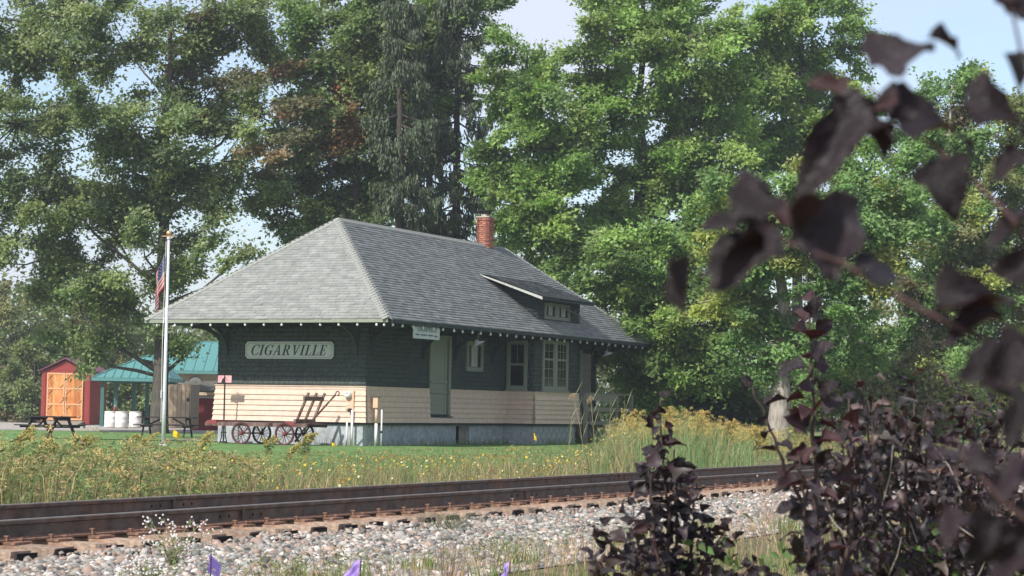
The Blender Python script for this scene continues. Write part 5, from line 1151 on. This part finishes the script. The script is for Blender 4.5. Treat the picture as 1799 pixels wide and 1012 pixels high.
def reed(label, px, Y, h, lean, head):
    q = gb(px, Y); t = thing('reed', label, 'plant', q, 0, 'reeds in front of the porch'); sm = MB(); pts = [Vector((lean * f ** 1.6, 0, h * f - .1 * (1 - f))) for f in (0, .25, .5, .75, 1)]
    sm.tube(pts, [.007, .0065, .006, .005, .003], 5); sm.build('stem', M['cut'], t); bag = Bag(); n = 8
    f = np.linspace(.2, .95, n); X = np.stack([lean * f ** 1.6, 0 * f, h * f], -1); sd = np.where(np.arange(n) % 2, 1, -1)
    D_ = np.stack([sd * rng.uniform(.1, .45, n) + .12, rng.normal(size=n) * .3, .9 + 0 * f], -1); L = rng.uniform(.30, .48, n) * h / 1.2
    bag.add(leaf_arrays(X, D_, np.stack([-sd * .8, -.3 + 0 * f, .5 + 0 * f], -1), L, .026), vary((.33, .40, .21), n, .2)); bag.build('leaves', M['weed'], t)
    if head:
        m = 90; f = rng.random(m); X = np.array([lean, 0, h]) + np.stack([(.12 * f - .05) * np.sign(lean or 1), 0 * f, .02 + .12 * f - .22 * f * f], -1) + rng.normal(size=(m, 3)) * .018
        b2 = Bag(); b2.add(leaf_arrays(X, rng.normal(size=(m, 3)) + [0, 0, -.5], rng.normal(size=(m, 3)), .05, .016), vary((.42, .30, .20), m)); b2.build('seed_head', M['weed'], t)
reed('reed with a drooping brown seed head leaning before the bay corner', 1027, 47, 1.42, -.28, True); reed('reed with a pinkish seed head in front of the dark porch opening', 1046, 48, 1.35, -.12, True)
reed('upright green reed without seed head left of the porch post', 1066, 47, 1.2, .10, False); reed('leafy reed at the lower corner of the bay', 1000, 48, .95, .06, False); reed('green reed bending right beside the porch post', 1085, 46, 1.25, .2, False)
# asters on the ballast
def aster(px, py, Y, h, label):
    q = at(px, py, Y); s_, o_2 = q.x * math.sin(T) + q.y * math.cos(T), -q.x * math.cos(T) + q.y * math.sin(T) - 10.02
    t = thing('aster', label, 'plant', (q.x, q.y, float(terrain(s_, o_2)))); sm = MB(); bag = Bag(); fl = Bag()
    for k in range(16):
        dx, dy, hh = U(-.30, .30) + .04, U(-.12, .12), h * U(.45, 1.0)
        pts = [(dx * f ** 1.4, dy * f, hh * (f - .15 * f ** 3)) for f in (0, .4, .75, 1)]; sm.tube(pts, [.0035, .003, .002, .0015], 4)
        m = 26; f = rng.uniform(.1, .95, m); X = np.stack([dx * f ** 1.4, dy * f, hh * (f - .15 * f ** 3)], -1)
        bag.add(leaf_arrays(X, rng.normal(size=(m, 3)) + [0, 0, .5], rng.normal(size=(m, 3)) + [-.2, -.3, .6], rng.uniform(.02, .045, m), .009), vary((.22, .28, .12), m))
        m = 9; f = rng.uniform(.72, 1.03, m); X = np.stack([dx * f ** 1.4, dy * f, hh * (f - .15 * f ** 3)], -1) + rng.normal(size=(m, 3)) * .022
        for rot in (0, 1.05, 2.1): 
            D_ = np.tile([math.cos(rot), 0, math.sin(rot)], (m, 1)) + rng.normal(size=(m, 3)) * .15; D_ = unit(D_); fl.add(leaf_arrays(X - D_ * .009, D_, rng.normal(size=(m, 3)) * .3 + [-.2, -1, .4], .018, .010), vary((.80, .76, .78), m, .1, .04))
    sm.build('stems', M['cut'], t); bag.build('leaves', M['weed'], t); tag(fl.build('flowers', M['petal'], t), kind='stuff')
aster(300, 990, 14.6, .40, 'white flowering aster leaning over the ballast in front of the near rail')
aster(262, 1010, 13.4, .22, 'lower white aster at the bottom edge left of the thin purple flag')
def tuft(name, label, px, py, Y, h, n, col, sp, heads=0, w=.004):
    q = at(px, py, Y); s_, o_2 = q.x * math.sin(T) + q.y * math.cos(T), -q.x * math.cos(T) + q.y * math.sin(T) - 10.02
    t = thing(name, label, 'plant', (q.x, q.y, float(terrain(s_, o_2)))); P = rng.normal(size=(n, 3)) * [sp * .25, sp * .25, 0]; hh = h * rng.uniform(.55, 1, n); ln = rng.normal(size=(n, 2)) * sp * .6
    bag = Bag(); bag.add(blade_arrays(P, hh, w, ln, .3), vary(col, n, .3)); bag.build('stalks', M['weed'], t)
    if heads:
        tips = P + np.concatenate([ln, hh[:, None]], -1); k = min(heads, n); hb = MB()
        for p in tips[:k]: hb._lathe([(.001, -.014), (.011, -.006), (.012, .005), (.001, .013)], 6, Vector(p), Vector((0, 0, 1)))
        tag(hb.build('seed_heads', M['cut'], t), kind='stuff')
    return t, P, hh, ln
tuft('dry_stalks', 'pinkish dry stalks with round seed heads before the rails, right of the purple spire', 1345, 905, 22.5, .55, 26, (.40, .26, .18), .30, 16, .006)
tuft('grass_stalk', 'single tall straw coloured grass stalk crossing the near rail', 566, 965, 15.2, .44, 3, (.42, .32, .20), .06, 0, .006)
tuft('weed_tuft', 'small grey green weed growing against the near rail', 790, 930, 19.2, .26, 170, (.17, .18, .11), .34)
tuft('weed_tuft', 'brown dry weed standing in the stones below the grey green weed', 785, 1000, 14.6, .45, 26, (.25, .18, .12), .12, 0, .005)
# purple flags
def mflag(px, py, Y, label, h, sz, rz):
    q = at(px, py, Y); s_, o_2 = q.x * math.sin(T) + q.y * math.cos(T), -q.x * math.cos(T) + q.y * math.sin(T) - 10.02; gz = float(terrain(s_, o_2))
    top = at(px, py, Y).z; marker('purple_flag', label, (q.x, q.y, gz), top - gz, M['fp'], .0, 'purple survey flags', sz, rz, 1.0)
mflag(371, 968, 13.6, 'purple survey flag seen edge on among the stones below the aster', .3, .145, 1.36)
mflag(634, 982, 12.6, 'broad purple survey flag at the bottom edge left of centre', .3, .105, math.pi - .5)
mflag(896, 987, 12.8, 'small purple survey flag at the bottom edge right of centre', .3, .10, math.pi - 1.0)

# ------------------------------------------------------------------ purple ninebark shrubs
def ninebark_leaf(fold, curl, wav, name, m):
    ts = [(0, .02), (.06, .16), (.16, .34), (.28, .44), (.38, .41), (.46, .31), (.58, .29), (.70, .24), (.82, .15), (.92, .07), (1, .0)]
    V = []; Fc = []
    for i, (y, hw2) in enumerate(ts):
        for sx in (-1, -.5, 0, .5, 1):
            x = sx * hw2; z = abs(sx) ** 1.3 * hw2 * fold - curl * y * y + wav * math.sin(y * 9 + sx * 2.2) * abs(sx) * .10 - .05 * (1 - abs(sx)) * 0
            V.append((x, y - .10 * abs(sx) * (hw2 > .3), z))
    for i in range(len(ts) - 1):
        for j in range(4): a = i * 5 + j; Fc.append((a, a + 1, a + 6, a + 5))
    for k in range(3):                               # the leaf stalk
        pass
    me = np_mesh(name, np.array(V), np.array(Fc), m, smooth=True, link_it=False); return me, np.array(V), np.array(Fc)
LV = [ninebark_leaf(f, c, w_, 'leaf', M['ninebark']) for f, c, w_ in ((.35, .15, 1), (.7, .35, 1.3), (.15, .45, .8), (1.0, .1, 1.1), (.5, .6, 1.5))]
LVR = [ninebark_leaf(f, c, w_, 'leaf', M['ninered']) for f, c, w_ in ((.6, .1, .6), (.9, .3, .8))]
def frame(d, n):
    d = Vector(d).normalized(); n = Vector(n); n = (n - d * n.dot(d)); n = n.normalized() if n.length > 1e-4 else d.orthogonal().normalized()
    x = d.cross(n); return Matrix((x, d, n)).transposed()
def leaf_obj(parent, org, p, d, n, L, lv, wd=1.0):
    o = bpy.data.objects.new('leaf', lv[0]); COL.objects.link(o); o.parent = parent
    o.matrix_local = Matrix.Translation(Vector(p) - org) @ frame(d, n).to_4x4() @ Matrix.Diagonal((L * wd, L, L, 1)); return o
def leaf_stuff(name, P, D_, N_, L, parent, cols):
    _, V0, F0 = LV[1]; keep = [0, 2, 4]; rows = [0, 2, 3, 5, 7, 10]
    idx = np.array([r * 5 + c for r in rows for c in (0, 2, 4)]); V0 = V0[idx]; q = []
    for i in range(len(rows) - 1):
        for j in range(2): a = i * 3 + j; q.append((a, a + 1, a + 4, a + 3))
    D_ = unit(D_); X = unit(np.cross(D_, N_)); N2 = np.cross(X, D_); Lc = np.asarray(L)[:, None, None]
    W = P[:, None] + (X[:, None] * V0[None, :, 0:1] + D_[:, None] * V0[None, :, 1:2] + N2[:, None] * V0[None, :, 2:3]) * Lc
    F_ = (np.array(q)[None] + np.arange(len(P))[:, None, None] * len(V0)).reshape(-1, 4)
    return tag(np_mesh(name, W.reshape(-1, 3), F_, M['ninestuff'], parent, np.repeat(cols, len(V0), 0), True), kind='stuff')

def shrub(label, org, stems, Y, lsz, nparts, nstuff, red_tip=0, spread=.10, dens=None):
    """stems: lists of (px, py, dY) from base to tip; leaves sit along them"""
    org = Vector(org); t = thing('ninebark_shrub', label, 'shrub', org, 0, 'purple leaved ninebark shrubs'); pts_all = []
    for st in stems:
        pts = [at(a, b_, Y + c) for a, b_, c in st]; fine = []
        for i in range(len(pts) - 1):
            for k in range(6): fine.append(pts[i].lerp(pts[i + 1], k / 6))
        fine.append(pts[-1]); fine = [p + Vector((U(-.006, .006), U(-.006, .006), 0)) for p in fine]
        MB().tube([p - org for p in fine], [.008 - .006 * i / len(fine) for i in range(len(fine))], 5).build('stem', M['ninestem'], t, True)
        pts_all.append(fine)
    tot = sum((f[-1] - f[0]).length for f in pts_all)
    for f in pts_all:
        k = max(3, int(nparts * (f[-1] - f[0]).length / tot)); side = 0
        for i in range(k):
            u = (i + .5) / k * .97 + .03 * (i == k - 1); x = u * (len(f) - 1); j = min(int(x), len(f) - 2); p = f[j].lerp(f[j + 1], x - j)
            side += 2.4 + U(-.5, .5); tip = max(0, (u - .8) / .2)
            d = Vector((math.cos(side), math.sin(side), U(-.35, .45) + 1.3 * tip)); red = U(0, 1) < red_tip * (.25 + u)
            leaf_obj(t, org, p + d.normalized() * U(.006, spread * .35), d, Vector((U(-.6, .6), U(-.9, .2), 1)) if U(0, 1) < .6 else Vector((U(-1, 1), -1, U(-.3, .6))), lsz * U(.65, 1.25) * (1 - .25 * tip), R.choice(LVR if red else LV), U(.8, 1.1))
    if nstuff:
        n = nstuff; w_ = np.array([(f[-1] - f[0]).length for f in pts_all]); ii = rng.choice(len(pts_all), n, p=w_ / w_.sum()); u = rng.random(n) ** .9
        P = np.array([np.array(pts_all[i][min(int(q * (len(pts_all[i]) - 1)), len(pts_all[i]) - 1)]) for i, q in zip(ii, u)])
        P = P + rng.normal(size=(n, 3)) * spread * (1.15 - .75 * u)[:, None] - np.array(org)
        D_ = rng.normal(size=(n, 3)) + [0, 0, -.1]; N_ = rng.normal(size=(n, 3)) * .6 + [-.1, -.4, .8]
        leaf_stuff('foliage', P, D_, N_, lsz * rng.uniform(.4, 1.35, n), t, vary((.036, .026, .028), n, .5, .15) + (rng.random((n, 1)) < .12) * np.array([[.045, .03, .02]]))
    return t
# left spire
shrub('narrow purple leaved shrub spire in front of the rails at the middle right', at(1180, 1130, 6.3), [
    [(1180, 1130, 0), (1172, 900, .0), (1160, 705, 0)], [(1185, 1130, .05), (1190, 950, .1), (1185, 790, .12)], [(1178, 1130, -.1), (1150, 960, -.1), (1140, 800, -.08)],
    [(1175, 1130, -.1), (1110, 990, -.2), (1050, 930, -.25)], [(1185, 1130, 0), (1240, 990, .1), (1275, 925, .2)], [(1180, 1130, .1), (1215, 960, .15), (1222, 850, .2)], [(1175, 1130, 0), (1130, 1000, .1), (1112, 890, .15)],
    [(1180, 1130, -.2), (1100, 1050, -.3), (1040, 975, -.3)], [(1185, 1130, -.1), (1260, 1050, -.1), (1330, 985, -.1)]], 6.3, .050, 215, 330, .12, .06)
# two loose spires
shrub('tall purple shoot with wine red young leaves rising above the other shrubs', at(1440, 1130, 5.0), [
    [(1440, 1130, 0), (1432, 850, 0), (1428, 700, 0), (1424, 530, .05)]], 5.0, .072, 40, 0, .75, .06)
shrub('leaning purple shoot with large wavy leaves left of the tallest shoot', at(1470, 1130, 5.1), [
    [(1470, 1130, .1), (1415, 900, .05), (1365, 790, 0), (1322, 680, 0)], [(1450, 1130, -.1), (1418, 960, -.1), (1405, 800, -.15)], [(1460, 1130, .2), (1500, 900, .2), (1490, 700, .25)]], 5.1, .062, 46, 0, .25, .05)
# the dense mass
ms = []
for k in range(34):
    x = 1440 + 390 * (k + U(-.4, .4)) / 33; ty = 705 + U(-45, 260) + (40 if x < 1480 else 0) + (-40 if 1580 < x < 1660 else 0)
    bx_ = 1620 + (x - 1620) * .55; ms.append([(bx_, 1140, U(-.5, .5)), ((bx_ * .45 + x * .55) + U(-12, 12), (1140 + ty) / 2 + U(-20, 20), U(-.6, .6)), (x, ty, U(-.7, .7))])
shrub('dense purple leaved shrub filling the lower right corner', at(1620, 1130, 6.0), ms, 6.0, .040, 290, 2400, .22, .12)

tw_ = thing('dry_twigs', 'thin pale dry twigs sticking out of the dense purple shrub', 'plant', at(1600, 1000, 5.6), 0)
for k in range(14):
    a = at(U(1480, 1760), U(850, 1020), 5.5 + U(-.3, .3)); e = a + Vector((U(-.08, .05), U(-.1, .1), U(.06, .16))); MB().tube([a - Vector(tw_.location), (a + e) / 2 - Vector(tw_.location) + Vector((U(-.01, .01), 0, 0)), e - Vector(tw_.location)], [.0022, .002, .0014], 5).build('twig', M['porch'], tw_)
gw = thing('green_weed', 'fresh green leafy weed showing through the foot of the dense purple shrub', 'plant', at(1650, 960, 5.5), 0)
n = 42; P = rng.normal(size=(n, 3)) * [.11, .10, .05]; bag = Bag(); bag.add(leaf_arrays(P, rng.normal(size=(n, 3)), rng.normal(size=(n, 3)) * .5 + [-.3, -.5, .8], rng.uniform(.02, .045, n), .022), vary((.085, .15, .045), n, .35)); bag.build('leaves', M['weed'], gw)
gw2 = thing('green_weed', 'green weed between the narrow purple spire and the dense shrub', 'plant', at(1300, 985, 6.4), 0)
n = 60; P = rng.normal(size=(n, 3)) * [.16, .1, .05]; bag = Bag(); bag.add(leaf_arrays(P, rng.normal(size=(n, 3)), rng.normal(size=(n, 3)) * .5 + [-.3, -.5, .8], rng.uniform(.03, .05, n), .026), vary((.10, .16, .055), n, .35)); bag.build('leaves', M['weed'], gw2)

# the near branch hanging into the view, out of focus
NB = Vector((.62, 1.55, -.5)); nb = thing('ninebark_shrub', 'near blurred purple branch with large dark leaves hanging in from the right edge', 'shrub', NB, 0, 'purple leaved ninebark shrubs')
M['nearstem'] = mat('ninebark_young_stem', (.085, .048, .047), .6, 20, .3)
def stem_near(pts, r0, r1, Y):
    q = [at(a, b_, (Y + c) * .84) for a, b_, c in pts]; f = []
    for i in range(len(q) - 1):
        for k in range(5): f.append(q[i].lerp(q[i + 1], k / 5))
    f.append(q[-1]); MB().tube([p - NB for p in f], [.48 * (r0 + (r1 - r0) * i / (len(f) - 1)) for i in range(len(f))], 8).build('stem', M['nearstem'], nb, True)
stem_near([(2300, 1500, .1), (1990, 800, .05), (1800, 625, 0), (1690, 578, 0), (1620, 545, 0), (1560, 510, 0), (1480, 462, 0), (1385, 428, 0), (1335, 385, 0)], .0055, .0018, 1.45)
stem_near([(2280, 1500, .2), (2050, 700, .1), (1850, 470, 0), (1755, 360, 0), (1690, 300, 0), (1640, 255, 0), (1565, 200, 0), (1525, 150, 0)], .005, .0018, 1.5)
stem_near([(2300, 1500, .1), (2000, 1050, .0), (1850, 950, 0), (1760, 880, 0), (1690, 800, 0)], .005, .002, 1.4)
stem_near([(2250, 900, .1), (1950, 300, .0), (1800, 120, 0), (1778, 20, 0), (1770, -60, 0)], .003, .0016, 1.5)
# base px, tip px, width factor, roll (0 faces the camera), depth lean of the tip, leaf kind
near = [((1530, 118), (1650, 62), .85, 40, .01, 0, 1.5), ((1630, 66), (1702, 78), .30, 60, .01, 1, 1.5), ((1490, 168), (1412, 138), .75, 45, .0, 5, 1.5), ((1560, 205), (1566, 140), 1.0, 20, -.01, 0, 1.5), ((1545, 195), (1385, 322), .62, 25, -.02, 1, 1.5), ((1540, 215), (1562, 285), .9, 30, 0, 0, 1.5),
        ((1560, 215), (1722, 185), .8, 50, .0, 4, 1.5), ((1690, 190), (1830, 205), .8, 40, 0, 1, 1.5), ((1640, 275), (1690, 395), .9, 15, 0, 0, 1.5), ((1800, 270), (1735, 310), .9, 30, 0, 1, 1.5), ((1335, 390), (1300, 290), 1.15, 10, 0, 0, 1.45), ((1300, 388), (1225, 382), .8, 40, 0, 2, 1.45), ((1395, 430), (1545, 345), 1.05, 15, .01, 1, 1.45),
        ((1375, 420), (1235, 465), .9, 35, -.01, 4, 1.45), ((1345, 425), (1215, 455), .45, 65, -.01, 1, 1.45), ((1215, 450), (1195, 570), .42, 55, 0, 3, 1.45), ((1505, 475), (1640, 470), .75, 62, .01, 2, 1.45), ((1830, 380), (1722, 392), .6, 55, 0, 4, 1.5), ((1830, 455), (1735, 480), 1.1, 15, 0, 0, 1.45), ((1640, 550), (1795, 520), .8, 45, .0, 3, 1.45), ((1760, 560), (1640, 585), .6, 50, 0, 1, 1.45),
        ((1815, 600), (1725, 690), 1.05, 15, 0, 0, 1.4), ((1770, 25), (1830, -30), .9, 20, 0, 0, 1.5), ((1765, 10), (1760, -50), .9, 20, 0, 1, 1.5), ((1690, 805), (1632, 775), .8, 55, 0, 2, 1.4), ((1695, 800), (1760, 825), .9, 20, 0, 0, 1.4), ((1820, 830), (1718, 862), .9, 40, 0, 4, 1.4), ((1700, 905), (1640, 960), .9, 40, 0, 1, 1.4), ((1750, 900), (1700, 1000), .9, 30, 0, 0, 1.4), ((1800, 930), (1740, 1010), 1.0, 30, 0, 4, 1.4),
        ((1830, 880), (1800, 980), 1.0, 20, 0, 2, 1.4), ((1810, 990), (1720, 1030), .9, 50, 0, 1, 1.4), ((1765, 95), (1800, 170), .3, 60, 0, 3, 1.5), ((1700, 620), (1790, 700), .9, 20, 0, 0, 1.42), ((1580, 180), (1530, 190), .6, 40, 0, 5, 1.49), ((1830, 700), (1760, 790), .9, 30, .0, 3, 1.38), ((1380, 400), (1325, 330), .8, 55, .02, 5, 1.46)]
near = [(*q[:6], q[6] * .84) for q in near]
for (b_, e_, wd, roll, dy, kd, Y) in near:
    p, q = at(*b_, Y), at(*e_, Y + dy); d = q - p; L = d.length; view = (Vector((0, 0, H)) - p).normalized(); d.normalize()
    n = Matrix.Rotation(math.radians(roll * (1 if kd % 2 else -1)), 3, d) @ (view - d * view.dot(d)).normalized()
    if n.z < 0 and roll > 30: n = Matrix.Rotation(math.radians(-2 * roll * (1 if kd % 2 else -1)), 3, d) @ n
    leaf_obj(nb, NB, p, d, n, L * .95, LV[kd] if kd < 5 else LVR[0], wd * (1.1 if kd != 3 else .8))
